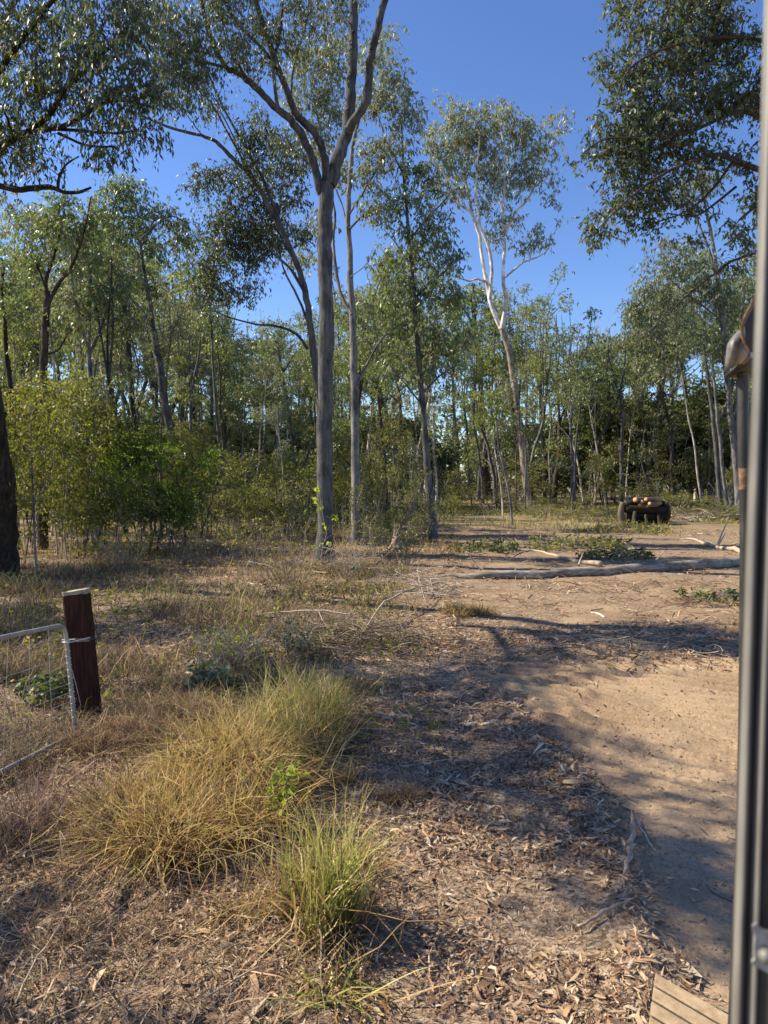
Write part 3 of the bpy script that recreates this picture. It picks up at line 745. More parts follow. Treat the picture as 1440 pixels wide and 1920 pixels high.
sk_y = [400, 420, 400, 350, 350, 430, 500, 540, 600, 560, 500, 480, 420, 490, 530, 550, 550, 545, 600, 635, 580, 480, 430, 430, 420]
rr_ = np.random.RandomState(5)
rows = {'near': [], 'middle': [], 'back': []}
for row, (n, d0, d1, extra) in {'near': (36, 29, 46, 150), 'middle': (64, 48, 74, 120), 'back': (56, 76, 105, 50)}.items():
    xs = np.linspace(-230, 1620, n) + rr_.uniform(-18, 18, n)
    for px in xs:
        Dp = rr_.uniform(d0, d1)
        if 835 < px < 905 and Dp < 75: continue
        if 820 < px < 1420 and Dp < 54: continue
        top = np.interp(px, sk_x, sk_y) + rr_.uniform(0, 1) ** 1.3 * extra + (0 if row != 'near' else 20)
        hh = H + (900 - top) / F * Dp
        hh = min(hh, 31)
        rows[row].append((px, Dp, hh))
words = {'near': 'slim gum of the front row', 'middle': 'slender gum of the middle row', 'back': 'small looking distant gum of the back row'}
rp_ = np.random.RandomState(9)
rows['pole'] = []
for px in np.linspace(-60, 1450, 84) + rp_.uniform(-14, 14, 84):
    Dp = rp_.uniform(27, 66)
    if 835 < px < 905 or (820 < px < 1420 and Dp < 54): continue
    top = np.interp(px, sk_x, sk_y) + rp_.uniform(-20, 190)
    rows['pole'].append((px, Dp, H + (900 - top) / F * Dp))
words['pole'] = 'thin bare pole tree'
for row, lst in rows.items():
    for i, (px, Dp, hh) in enumerate(sorted(lst)):
        tr, cn = protos[rr_.randint(len(protos))]
        if row == 'pole': tr, cn = pprot[rr_.randint(len(pprot))]
        side = 'left of' if px < 610 else 'right of'
        k = sum(1 for q in lst if (q[0] < 610) == (px < 610) and abs(q[0] - 610) < abs(px - 610))
        s = hh / (14.0 if row == 'pole' else 20.0)
        x = (px - 720) / F * Dp
        e = empty('gum_tree', (x, Dp, gz(x, Dp) - .05), f'{words[row]}, {ORD[k]} counted {side} the big forked gum', 'gum tree', f'{row} row gums of the wood' if row != 'pole' else 'thin pole trees of the wood', rr_.rand() * 6.28)
        w = s * rr_.uniform(.7, 1.1)
        e.scale = (w, w, s)
        obj('trunk', tr, e); obj('crown', cn, e)

# ------------------------------------------------------------------ shrubs
def shrub_proto(seed, leaf, bark, stems, hgt, wid, sub, per, ln, hang=.3, low=.15, wl=.45):
    global rs
    keep = rs; rs = np.random.RandomState(seed)
    L = Leaves(); lim = []; ws = []
    for i in range(stems):
        a = rs.rand() * 6.28; o = rs.rand() * wid * .35
        b = np.array([math.cos(a) * o * .5, math.sin(a) * o * .5, 0])
        e = np.array([math.cos(a) * o * 2 + rs.randn() * .15, math.sin(a) * o * 2 + rs.randn() * .15, hgt * (.7 + .25 * rs.rand())])
        q = cr([b, b * .5 + e * .3 + rs.randn(3) * .08, b * .2 + e * .7 + rs.randn(3) * .1, e], 3)
        r = np.linspace(.028, .010, len(q)); ws.append((q, r)); lim.append((q, r))
    W = Wood()
    for q, r in ws: W.tube(q, r, 5, (.3, 0, 0))
    blobs = []
    for i in range(12):
        a = rs.rand() * 6.28; o = rs.rand() ** .5 * wid * .5; z = hgt * (low + (1 - low) * rs.rand())
        rr = wid * (.16 + .12 * rs.rand())
        blobs.append((np.array([math.cos(a) * o, math.sin(a) * o, z]), (rr, rr, rr * .8), rr * rr))
    crown(W, L, lim, blobs, sub, per, ln, hang, wl, (.4, 0, 0), .26, 3, .5, 1.0)
    r_ = (W.mesh('stem', M[bark]), L.mesh('foliage', M[leaf]))
    rs = keep
    return r_
SP = {
    'yellow': [shrub_proto(201, 'shrub_yellow', 'bark', 7, 4.2, 3.2, 360, 30, .11, .3, .3), shrub_proto(202, 'shrub_yellow', 'barkpale', 5, 4.0, 3.0, 320, 30, .11, .3, .35)],
    'green': [shrub_proto(211, 'shrub_green', 'barkdark', 6, 3.6, 3.2, 380, 46, .10, .2, .3)],
    'dark': [shrub_proto(221, 'shrub_dark', 'barkdark', 5, 5, 4.4, 330, 40, .22), shrub_proto(222, 'shrub_dark', 'barkdark', 5, 5, 4.2, 330, 40, .22, .3, .05)],
    'olive': [shrub_proto(231, 'shrub_olive', 'barkpale', 8, 4.0, 3.2, 220, 26, .12, .3, .1), shrub_proto(232, 'shrub_olive', 'bark', 7, 4.0, 3.4, 200, 26, .12, .4, .3)],
    'low': [shrub_proto(241, 'shrub_yellow', 'barkpale', 8, 2.0, 2.6, 170, 24, .10, .1, .1), shrub_proto(242, 'shrub_olive', 'barkpale', 8, 2.0, 2.8, 170, 24, .12, .1, .1)],
}
base_h = {'yellow': (4.2, 3.2), 'green': (3.6, 3.2), 'dark': (5, 4.4), 'olive': (4, 3.2), 'low': (2.0, 2.7)}
scount = {}
def shrub(kind, px, Dp, top, wpx, label, cat='shrub', group=None):
    x = (px - 720) / F * Dp
    hh = H + (900 - top) / F * Dp; ww = wpx / F * Dp
    bh, bw = base_h[kind]
    n = scount.get(kind, 0); scount[kind] = n + 1
    st, fo = SP[kind][n % len(SP[kind])]
    e = empty('shrub', (x, Dp, gz(x, Dp) - .04), label, cat, group, rr_.rand() * 6.28)
    e.scale = (ww / bw, ww / bw, hh / bh)
    obj('stem', st, e); obj('foliage', fo, e)
for a in [
    ('yellow', 20, 19.5, 715, 190, 'yellow green shrub at the left edge in front of the dark trunked gum'),
    ('yellow', 120, 21.5, 700, 210, 'tall yellow green shrub with many thin stems behind the gate post'),
    ('yellow', 60, 25, 690, 200, 'yellow green shrub behind the pale thin sapling'),
    ('yellow', -110, 18, 700, 240, 'yellow green shrub reaching in from beyond the left edge'),
    ('yellow', 190, 24, 720, 170, 'yellow green shrub touching the left side of the bright green shrub'),
    ('green', 270, 23, 808, 190, 'dense dark green shrub, left half of the bright green pair'),
    ('green', 345, 24, 812, 160, 'dense vivid green shrub, right half of the bright green pair'),
    ('olive', 210, 22, 900, 130, 'thin straggly shrub under the left side of the bright green shrubs'),
    ('olive', 320, 22.5, 930, 150, 'low twiggy shrub beneath the vivid green shrub'),
    ('olive', 395, 26, 880, 130, 'open twiggy shrub beside the vivid green shrub'),
    ('low', 470, 27, 905, 130, 'low yellow green shrub left of the big forked gum'),
    ('low', 540, 28, 890, 130, 'low yellow green shrub close to the left side of the big forked gum'),
    ('low', 580, 33, 870, 120, 'low shrub seen behind the base of the big forked gum'),
    ('yellow', 648, 31, 800, 90, 'bright yellow green young shrub close to the right side of the big gum'),
    ('olive', 705, 30, 790, 110, 'grey green shrub between the slim gum and the thin upright gum'),
    ('olive', 760, 29, 800, 110, 'grey green shrub just left of the thin upright gum'),
    ('olive', 815, 31, 820, 90, 'grey green shrub just right of the thin upright gum'),
    ('low', 700, 26, 930, 90, 'low dry shrub by the old stump'),
    ('olive', 650, 35, 840, 110, 'olive shrub in the shade right behind the slim gum'),
    ('olive', 735, 42, 760, 110, 'olive bush rising behind the grey green shrubs'),
    ('low', 835, 40, 925, 50, 'little bush at the left side of the track mouth'),
    ('low', 925, 52, 915, 80, 'little bush at the right side of the track mouth'),
    ('dark', 905, 90, 880, 130, 'dark bush closing the far end of the track'),
    ('dark', 850, 95, 870, 120, 'dark bush at the left of the far end of the track'),
    ('dark', 970, 78, 885, 110, 'dark bush behind the foot of the white gum'),
    ('dark', 1030, 72, 860, 130, 'dark bush left of the bent pole sapling'),
    ('dark', 1090, 69, 830, 140, 'dark bush behind the bent pole sapling'),
    ('dark', 1150, 66, 765, 170, 'tall black green bush, darkest one in the right thicket'),
    ('dark', 1205, 62, 820, 150, 'dark bush directly behind the log stack'),
    ('dark', 1260, 64, 800, 150, 'dark bush up and to the right of the log stack'),
    ('olive', 1250, 56, 925, 70, 'small pale green bush touching the right side of the log stack'),
    ('dark', 1320, 62, 810, 150, 'dark bush behind the pale spindly sapling'),
    ('dark', 1390, 60, 800, 160, 'dark bush behind the two reddish trunks'),
    ('dark', 1480, 60, 800, 200, 'dark bush past the machine pillar'),
    ('low', 1060, 60, 930, 110, 'low leafy growth at the foot of the bent pole sapling'),
    ('low', 1155, 48, 948, 70, 'low green weeds at the left end of the log stack'),
    ('low', 1310, 46, 950, 120, 'low green weeds right of the log stack'),
    ('low', 1380, 42, 950, 110, 'low green weeds at the right edge by the rusty rod'),
    ('olive', 1370, 52, 880, 100, 'olive bush at the right edge above the weeds'),
    ('olive', 490, 44, 800, 150, 'olive bush deep between the paired poles and the big gum'),
    ('olive', 400, 46, 790, 150, 'olive bush deep behind the paired poles'),
    ('dark', 560, 58, 800, 160, 'dark bush deep in the wood left of the big gum'),
    ('dark', 440, 62, 800, 160, 'dark bush deep in the wood beyond the paired poles'),
    ('dark', 680, 60, 790, 150, 'dark bush deep in the wood right of the big gum'),
    ('dark', 780, 62, 800, 150, 'dark bush deep in the wood behind the thin upright gum'),
    ('dark', 300, 52, 790, 180, 'dark bush behind the bright green pair'),
    ('dark', 160, 50, 760, 200, 'dark bush behind the tall yellow green shrub'),
    ('dark', 20, 48, 750, 220, 'dark bush deep behind the left edge shrubs'),
    ('olive', 620, 48, 770, 150, 'olive bush deep behind the big forked gum'),
    ('olive', 850, 55, 880, 60, 'olive bush just left of the track mouth, behind the little bush'),
    ('olive', 1000, 62, 850, 110, 'olive bush right of the white gum foot'),
    ('olive', 1110, 58, 860, 90, 'olive bush between the bent pole sapling and the grey pole sapling'),
    ('olive', 1205, 55, 880, 110, 'olive bush standing over the log stack'),
    ('dark', 960, 98, 830, 170, 'dark bush far behind the white gum'),
    ('dark', 1060, 92, 800, 190, 'dark bush far behind the bent pole sapling'),
    ('dark', 820, 88, 810, 170, 'dark bush far behind the thin upright gum'),
    ('dark', 700, 90, 800, 190, 'dark bush far behind the slim gum'),
    ('dark', 500, 88, 800, 200, 'dark bush far beyond the low yellow green shrubs'),
    ('dark', 390, 84, 790, 200, 'dark bush far beyond the paired poles'),
    ('dark', 240, 80, 790, 220, 'dark bush far behind the low forked gum'),
    ('dark', 100, 80, 780, 220, 'dark bush far behind the young crooked gum'),
    ('dark', 1230, 66, 770, 170, 'tallest dark bush behind the right half of the log stack'),
    ('dark', 1110, 74, 760, 180, 'tall dark bush left of the black green one'),
    ('dark', 1300, 72, 750, 190, 'tall dark bush far behind the pale spindly sapling'),
    ('dark', 1390, 68, 740, 190, 'tall dark bush far behind the reddish trunks'),
    ('yellow', 455, 34, 845, 110, 'yellow green sapling clump between the paired poles and the leaning trunk'),
    ('yellow', 545, 36, 850, 110, 'yellow green sapling clump left behind the big forked gum'),
    ('yellow', 640, 40, 830, 90, 'yellow green sapling clump right behind the big forked gum'),
    ('yellow', 700, 38, 850, 100, 'yellow green sapling clump behind the old stump'),
    ('yellow', 850, 48, 905, 60, 'yellow green sapling clump at the left of the track mouth'),
    ('yellow', 500, 26, 930, 90, 'small yellow shrub in front of the low yellow green pair'),
    ('olive', 600, 52, 800, 130, 'olive sapling clump far behind the big forked gum'),
    ('olive', 350, 40, 800, 150, 'olive sapling clump behind the vivid green shrub'),
    ('low', 1275, 50, 925, 110, 'leafy weeds between the log stack and the pale spindly sapling'),
    ('low', 1345, 44, 935, 120, 'leafy weeds at the foot of the two reddish trunks'),
    ('low', 1230, 41, 962, 60, 'small weeds in front of the right half of the log stack'),
    ('low', 1030, 45, 945, 90, 'leafy weeds at the left edge of the clearing behind the green fallen branch'),
    ('olive', 1240, 58, 740, 130, 'tall olive bush rising above the right half of the log stack'),
    ('olive', 1180, 60, 750, 120, 'tall olive bush rising above the left end of the log stack'),
    ('olive', 1330, 57, 760, 120, 'tall olive bush between pale spindly sapling and the reddish trunks'),
    ('yellow', 385, 30, 800, 120, 'yellow green bush filling the gap right of the vivid green shrub'),
    ('yellow', 290, 30, 795, 170, 'dull green bush rising behind the bright green pair'),
    ('olive', 50, 23, 800, 160, 'dull shrub low down beside the dark gum trunk on the left'),
    ('olive', 150, 22, 880, 140, 'dull low shrub under the tall yellow green shrub'),
    ('olive', 90, 30, 740, 170, 'olive bush behind the tall yellow green shrub'),
    ('olive', 430, 32, 850, 120, 'thin olive bush at the feet of the paired poles'),
    ('low', 990, 50, 935, 90, 'low yellow green weeds at the foot of the white gum'),
    ('low', 1105, 46, 950, 70, 'low yellow green weeds left of the grass by the log stack'),
    ('olive', 690, 27, 860, 80, 'thin dull green shrub in front of the slim gum, to its right'),
    ('olive', 790, 25, 880, 80, 'thin dull green shrub at the foot of the thin upright gum'),
]:
    if a[0] == 'dark' and a[1] < 1000 and a[2] > 70: a = ('olive',) + a[1:5] + (a[5].replace('dark', 'dull green'),)
    shrub(*a)

# unseen gums beyond the left side, mostly added for the shade they cast
def wtree(label, base, top, blobs, r, sub, per, ln, sr, leaf='gumnear'):
    W = Wood(); L = Leaves()
    b = np.array([base[0], base[1], -.05]); t = np.array(top, float)
    q = cr([b, b * .6 + t * .4 + (.2, .1, 0), b * .25 + t * .75 + (-.1, .2, 0), t], 4); rad = np.linspace(r, r * .45, len(q)); rad[0] *= 1.3
    W.tube(q, rad, 8, (.1, 0, 0), .08)
    crown(W, L, [(q, rad)], [(np.array(c), (rr, rr, rr * .7), rr * rr) for *c, rr in blobs], sub, per, ln, 1.1, .3, (.1, 0, 0), sr)
    e = empty('gum_tree', tuple(b), label, 'gum tree')
    for nm, me in (('trunk', W.mesh('trunk', M['barkdark'])), ('crown', L.mesh('crown', M[leaf]))):
        o = obj(nm, me, e); o.location = -e.location
for i_, (px, Dp, top, wf) in enumerate(((1165, 57, 575, 1.15), (1215, 59, 520, 1.15), (1262, 57, 500, 1.15), (1312, 61, 490, 1.15), (1372, 56, 500, 1.15), (1105, 62, 605, 1.3), (1040, 63, 565, 1.3),
                                   (30, 34, 470, 1.1), (150, 40, 440, 1.0), (330, 44, 540, 1.0))):
    hh = H + (900 - top) / F * Dp; x = (px - 720) / F * Dp
    e = empty('gum_tree', (x, Dp, -.05), 'broad leafy gum, ' + ['sixth', 'seventh', 'eighth', 'ninth', 'tenth', 'fifth', 'fourth',
              'first', 'second', 'third'][i_] + ' of the broad ones from the left', 'gum tree', 'broad gums of the wood', i_ * 1.7)
    tr, cn = protos[(i_ * 3 + 1) % len(protos) if i_ else 5]
    e.scale = (hh / 20 * wf, hh / 20 * wf, hh / 20)
    obj('trunk', tr, e); obj('crown', cn, e)
wtree('unseen tall gum added off the left side nearest the gate to shade the middle of the litter', (-10.2, 9.4), (-10, 8.8, 9.6),  # added out of view; crown shaped to throw the dark band on the litter
      [(-9.9, 8.6, 9.6, 1.2), (-9.1, 7.3, 9.4, .9), (-10.9, 10.2, 9.2, 1.2), (-9.6, 10.2, 9.6, .9), (-8.9, 6.4, 9.4, .6), (-10.6, 7.6, 9.8, .7), (-8.4, 5.9, 9.2, .7)], .17, 380, 48, .15, .31)
wtree('unseen low spreading gum added off the left side to shade the ground behind the gate', (-13.5, 13.5), (-13, 13, 8.2),  # out of view, put in to darken the ground behind the gate
      [(-13, 13, 8.4, 1.5), (-12, 12.2, 6.6, 1.2), (-14, 14, 6.2, 1.3), (-12.4, 14.4, 7.6, 1.2), (-14.6, 12, 7.4, 1.3), (-12, 13.2, 4.8, 1.1), (-11.4, 11.8, 5, .9)], .18, 330, 44, .16, .36)
wtree('unseen small gum added off the left side by the bottom corner to dapple the grass', (-8.6, 4.4), (-8.4, 4.6, 5.4),  # sparse crown added out of view to break up the corner sunlight
      [(-8.4, 4.6, 5.4, .8), (-7.6, 5.2, 4.6, .6), (-8.9, 5.4, 4.6, .6), (-7.9, 4.0, 6.0, .5)], .09, 70, 34, .14, .26)
wtree('gum off the left side standing beyond the low spreading one', (-18, 18), (-17.6, 17.6, 10),
      [(-17.6, 17.6, 10, 1.8), (-16.5, 18.6, 8, 1.5), (-18.4, 16.4, 8, 1.5), (-16.6, 16.6, 6.4, 1.4), (-18, 19.4, 6.6, 1.4)], .22, 330, 46, .18, .42)

# far wood that reads as one mass
W = Wood(); L = Leaves()
for i in range(230):
    x = rs.uniform(-90, 95); y = rs.uniform(108, 150); hh = rs.uniform(12, 24)
    W.tube(cr([(x, y, -.3), (x + rs.randn() * .4, y, hh * .5), (x + rs.randn(), y, hh)], 2), [.22, .07], 4, (rs.rand() * .6, 0, 0))
    for j in range(12):
        L.spray(np.array([x + rs.randn() * 1.6, y + rs.randn() * 1.6, hh * rs.uniform(.35, 1.03)]), 1.5, 24, .75, .8, .4, rs.uniform(.2, .7))
for i in range(1700):
    L.spray(np.array([rs.uniform(-95, 100), rs.uniform(108, 140), rs.uniform(0, 8.5)]), 1.5, 20, .8, .4, .5, rs.uniform(.1, .5))
far = obj('distant_wood', L.mesh('distant_wood', M['gum'])); tag(far, 'mass of distant foliage closing the wood behind all the trunks', 'distant wood', kind='stuff')
ft = obj('distant_trunks', W.mesh('distant_trunks', M['bark'])); tag(ft, 'thin distant trunks within the far foliage mass', 'distant wood', kind='stuff')

# ------------------------------------------------------------------ ground cover
def litter(n, ylo, yhi, ln, seg, dens, power=1.0, wr=(.11, .17)):
    """dry leaves lying on the ground between two distances"""
    y = (ylo ** power + rs.rand(n) * (yhi ** power - ylo ** power)) ** (1 / power)
    x = (rs.rand(n) * 2 - 1) * (y * .60 + .3)
    d = dirt_mask(x, y)
    e = edge_x(y)
    keep = rs.rand(n) < dens(x, y, d, x - e)
    x, y = x[keep], y[keep]; n = len(x)
    z = ground_h(x, y) + .004 + rs.rand(n) ** 2 * .03
    a = rs.rand(n) * 2 * math.pi
    tilt = rs.randn(n) * .22
    dr = np.stack([np.cos(a) * np.cos(tilt), np.sin(a) * np.cos(tilt), np.sin(tilt)], 1)
    roll = rs.randn(n) * .42
    sd_ = np.stack([-np.sin(a), np.cos(a), np.zeros(n)], 1)
    up = np.cross(dr, sd_)
    side = sd_ * np.cos(roll)[:, None] + up * np.sin(roll)[:, None]
    up = np.cross(dr, side)
    L = (ln * (.35 + .85 * rs.rand(n) ** 1.3))[:, None]
    Wd = L * (wr[0] + wr[1] * rs.rand(n))[:, None]
    curl = (rs.randn(n) * .16)[:, None]; bend = (rs.randn(n) * .18)[:, None]
    p = np.stack([x, y, z], 1)
    rows = []
    prof = {3: [(0, .12), (.3, .9), (.7, .75), (1, .06)], 1: [(0, .55), (1, .45)]}[seg]
    for t, w in prof:
        c = p + dr * L * (t - .5) + up * L * curl * (4 * (t - .5) ** 2 - .5) + side * L * bend * (4 * (t - .5) ** 2)
        rows += [c - side * Wd * w * .5, c + side * Wd * w * .5]
    k = len(prof)
    V = np.stack(rows, 1).reshape(-1, 3)
    b = np.arange(n)[:, None, None] * 2 * k
    q = np.array([[2 * i, 2 * i + 1, 2 * i + 3, 2 * i + 2] for i in range(k - 1)])[None]
    Qd = (b + q).reshape(-1, 4)
    pal = np.array([(.54, .41, .28), (.42, .29, .19), (.62, .50, .36), (.28, .18, .12), (.42, .35, .28), (.50, .31, .18), (.66, .56, .44), (.15, .10, .07)])
    ci = rs.choice(len(pal), n, p=[.18, .16, .12, .18, .1, .07, .07, .12])
    col = np.clip(pal[ci] * np.array([1.0, .94, .86]) * (.58 + .5 * rs.rand(n, 1)), 0, 1)
    return V, Qd, np.repeat(col, 2 * k, axis=0)

def island(x, y):
    """loose drifts of leaves on the graded track"""
    n = fbm(x * .9, y * .9, 61)
    row = np.exp(-((x - (1.9 + (y - 11) * -.28)) / .35) ** 2) * smooth(8.8, 10, y) * (1 - smooth(12.5, 14, y))
    return np.clip(smooth(.50, .66, n) * smooth(7.5, 9.5, y) * .7 + row, 0, 1)
def dn(x, y, d, ex):
    bank = np.exp(-((ex + .12) / .2) ** 2)
    bare = smooth(.60, .74, fbm(x * 1.1 + 9, y * 1.1, 71)) * .75 * smooth(-2.2, -.3, ex)
    return np.clip((1 - d) * (.16 + .50 * smooth(.4, .62, fbm(x * 1.8, y * 1.8, 88)) - bare + bank * .5) + d * (.014 * (1 + 16 * smooth(8, 11, y) * smooth(.35, .6, fbm(x * .9, y * .9, 63))) + .6 * island(x, y)), 0, 1)
parts = [litter(2600, 2.6, 9, .19, 3, dn, 2), litter(5200, 2.8, 9, .34, 3, dn, 2, (.012, .018)), litter(6500, 8, 22, .6, 3, dn, 1.6, (.012, .016)), litter(26000, 2.6, 7.5, .26, 3, lambda x, y, d, e: (1 - smooth(-1.6, .4, x)) * .9, 2, (.016, .02)), litter(78000, 2.6, 6.5, .092, 3, dn, 2), litter(62000, 6.5, 12, .125, 3, dn, 2), litter(70000, 12, 34, .22, 1, dn, 1.3),
         litter(120000, 2.6, 7, .034, 1, lambda x, y, d, e: np.clip((1 - d) * .9 + d * .12, 0, 1), 2), litter(50000, 7, 14, .07, 1, lambda x, y, d, e: np.clip((1 - d) * .9 + d * .12 + island(x, y) * .3, 0, 1), 2)]
vs, qs, cs_, off = [], [], [], 0
for V, Qd, col in parts:
    vs.append(V); qs.append(Qd + off); cs_.append(col); off += len(V)
tag(obj('leaf_litter', np_mesh('leaf_litter', np.concatenate(vs), np.concatenate(qs), M['litter'], np.concatenate(cs_))),
    'dry fallen gum leaves and bark chips strewn over the ground', 'leaf litter', kind='stuff')

def clods(n, ylo, yhi, r0, r1):
    y = np.sqrt(ylo ** 2 + rs.rand(n) * (yhi ** 2 - ylo ** 2)); x = edge_x(y) + rs.rand(n) ** 1.2 * (y * .6 + .3 - edge_x(y))
    s = y + .95 * x + vnoise(x * .6, y * .6, 4) * .45 + vnoise(x * 2.4, y * 2.4, 14) * .03
    k = rs.rand(n) < dirt_mask(x, y) * (.12 + .88 * (np.abs(np.sin(s * math.pi / .33 + .7 * np.sin(s * 3.1))) < .6)) * (.1 + .9 * smooth(.42, .62, fbm(x * 1.3, y * 1.3, 19)))
    x, y = x[k], y[k]; n = len(x)
    r = (r0 + (r1 - r0) * rs.rand(n) ** 3)[:, None, None]
    c = np.stack([x, y, ground_h(x, y)], 1)[:, None, :]
    o = np.array([(0, 0, .8), (1, 0, 0), (0, 1, 0), (-1, 0, 0), (0, -1, 0), (0, 0, -.6)], float)[None] + rs.randn(n, 6, 3) * .22
    V = (c + o * r).reshape(-1, 3)
    T = np.array([(0, 1, 2), (0, 2, 3), (0, 3, 4), (0, 4, 1), (5, 2, 1), (5, 3, 2), (5, 4, 3), (5, 1, 4)])[None] + np.arange(n)[:, None, None] * 6
    col = np.repeat(np.array([(.31, .225, .145)]) * (.7 + .5 * rs.rand(n, 1)), 6, axis=0)
    return V, T.reshape(-1, 3), col
V, T, cc = clods(30000, 2.6, 13, .003, .013)
tag(obj('soil_clods', np_mesh('soil_clods', V, np.zeros((0, 4), int), M['litter'], cc, False, T)), 'crumbs and clods of dry soil along the tread ridges of the track', 'soil clods', kind='stuff')

def blades(x, y, h, w, lean, pal, probs, droop=.5, seg=4, dirbias=None, z0=None, tipc=1.15, wobk=1.8):
    n = len(x)
    z = ground_h(x, y) - .01 if z0 is None else z0
    a = rs.rand(n) * 2 * math.pi
    dv = np.stack([np.cos(a), np.sin(a), np.zeros(n)], 1)
    if dirbias is not None: dv = unit(dv + dirbias)
    le = (lean * (.3 + rs.rand(n)))[:, None]; dp = (droop * rs.rand(n))[:, None]
    hh = np.asarray(h)[:, None] if np.ndim(h) else np.full((n, 1), h)
    p = np.stack([x, y, z], 1)
    b = rs.rand(n) * 6.28
    side = np.stack([np.cos(b), np.sin(b), np.zeros(n)], 1)
    wob = rs.randn(n, 3) * .05
    rows = []
    ts = np.linspace(0, 1, seg + 1)
    for t in ts:
        c = p + np.array([0, 0, 1.]) * hh * (t - dp * .75 * t ** 3) + dv * hh * (le * t + dp * .8 * t * t) + wob * wobk * hh * math.sin(t * 5) + wob[:, [1, 2, 0]] * (wobk - 1.8) * hh * math.sin(t * 11) * .6
        ww = (w * (1 - .92 * t ** 1.5)) * (.6 + .8 * rs.rand(n, 1) if t == 0 else 1)
        rows += [c - side * ww * .5, c + side * ww * .5]
    k = len(ts)
    V = np.stack(rows, 1).reshape(-1, 3)
    q = np.array([[2 * i, 2 * i + 1, 2 * i + 3, 2 * i + 2] for i in range(k - 1)])[None]
    Qd = (np.arange(n)[:, None, None] * 2 * k + q).reshape(-1, 4)
    pal = np.array(pal); ci = rs.choice(len(pal), n, p=probs)
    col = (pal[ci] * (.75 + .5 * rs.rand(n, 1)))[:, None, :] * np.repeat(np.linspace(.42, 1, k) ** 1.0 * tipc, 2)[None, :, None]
    return V, Qd, np.clip(col.reshape(-1, 3), 0, 1)

STRAW = [(.56, .38, .12), (.38, .22, .065), (.74, .57, .25), (.36, .37, .09), (.13, .075, .035)]
GREEN = [(.36, .40, .07), (.56, .52, .13), (.14, .17, .04), (.46, .32, .11), (.78, .66, .28)]
BROWN = [(.30, .19, .11), (.22, .14, .08), (.42, .31, .2), (.36, .2, .12), (.27, .25, .10)]
GREY = [(.25, .17, .105), (.14, .09, .055), (.44, .34, .21), (.07, .05, .03), (.19, .20, .07)]
class Bl:
    def __init__(s): s.v = []; s.q = []; s.c = []; s.n = 0
    def add(s, r):
        V, Qd, c = r; s.v.append(V); s.q.append(Qd + s.n); s.c.append(c); s.n += len(V)
    def mesh(s, name): return np_mesh(name, np.concatenate(s.v), np.concatenate(s.q), M['grass'], np.concatenate(s.c))
def disc(n, c, rx, ry, pw=.6):
    a = rs.rand(n) * 6.28; r = rs.rand(n) ** pw
    return c[0] + np.cos(a) * r * rx, c[1] + np.sin(a) * r * ry

def tussock(name, label, px, py, rx, ry, n, h, pal, probs, w=.006, lean=.35, droop=.5, clumps=7, bias=None):
    c = G(px, py); B = Bl()
    for i in range(clumps):
        q = disc(1, c, rx * .75, ry * .75, .5); m = n // clumps
        x, y = disc(m, (q[0][0], q[1][0]), rx * .38, ry * .38)
        k_ = rs.rand(m) < .45
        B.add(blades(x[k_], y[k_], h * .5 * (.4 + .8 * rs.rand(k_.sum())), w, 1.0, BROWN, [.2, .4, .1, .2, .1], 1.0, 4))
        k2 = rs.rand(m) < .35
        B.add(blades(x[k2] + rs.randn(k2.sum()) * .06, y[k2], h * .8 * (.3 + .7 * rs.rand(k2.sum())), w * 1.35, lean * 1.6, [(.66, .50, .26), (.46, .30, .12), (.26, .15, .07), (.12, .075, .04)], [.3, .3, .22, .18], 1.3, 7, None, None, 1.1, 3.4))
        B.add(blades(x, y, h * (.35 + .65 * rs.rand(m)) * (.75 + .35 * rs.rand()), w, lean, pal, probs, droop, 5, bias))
    e = empty(name, (c[0], c[1], gz(*c)), label, 'grass clump')
    o = obj('blades', B.mesh(name), e); o.location = -e.location
    return e
tussock('grass_tussock', 'tall bright yellow green grass tuft in the near foreground, its blades upright', 590, 1750, .20, .24, 380, .80, GREEN, [.24, .28, .12, .14, .22], .010, .22, .45, 6)
tussock('grass_tussock', 'bushy straw coloured and greenish grass clump at the far right end of the grass strip', 545, 1395, .55, .62, 1900, .80, GREEN, [.12, .2, .12, .3, .26], .010, .40, .7, 13)
tussock('grass_tussock', 'sprawling golden brown dry grass clump left of the near yellow green tuft', 385, 1600, .52, .45, 2000, .58, STRAW, [.34, .22, .24, .08, .12], .009, .7, 1.15, 15)
tussock('grass_tussock', 'golden dry grass clump in the middle of the grass strip with curled blades', 440, 1470, .58, .5, 2300, .74, STRAW, [.32, .16, .28, .16, .08], .009, .6, 1.0, 13)
tussock('grass_tussock', 'pale dry grass clump at the left end of the grass strip', 270, 1560, .5, .42, 1500, .48, STRAW, [.3, .15, .3, .17, .08], .009, .7, 1.1, 10)
tussock('grass_tussock', 'reddish brown dry grass around the foot of the gate post', 215, 1400, .45, .45, 1000, .36, BROWN, [.3, .2, .2, .25, .05], .008, .6, .9, 9)
tussock('grass_tussock', 'dead brown grass clump between gate post and the grass strip', 330, 1370, .6, .55, 1300, .42, BROWN, [.2, .25, .25, .1, .2], .008, .6, .9, 10)
tussock('grass_tussock', 'sparse straw blades on the bare side of the near yellow green tuft', 680, 1640, .16, .16, 60, .42, STRAW, [.3, .2, .3, .1, .1], .008, .8, .9, 3)
tussock('grass_tussock', 'sparse straw blades in front of the sprawling golden clump', 470, 1740, .22, .14, 90, .34, STRAW, [.3, .2, .3, .1, .1], .007, 1.0, .9, 4)
tussock('grass_tussock', 'few dry blades on the leaf litter in the bottom left corner', 190, 1760, .35, .25, 120, .26, BROWN, [.3, .2, .3, .1, .1], .006, 1.0, .9, 5)
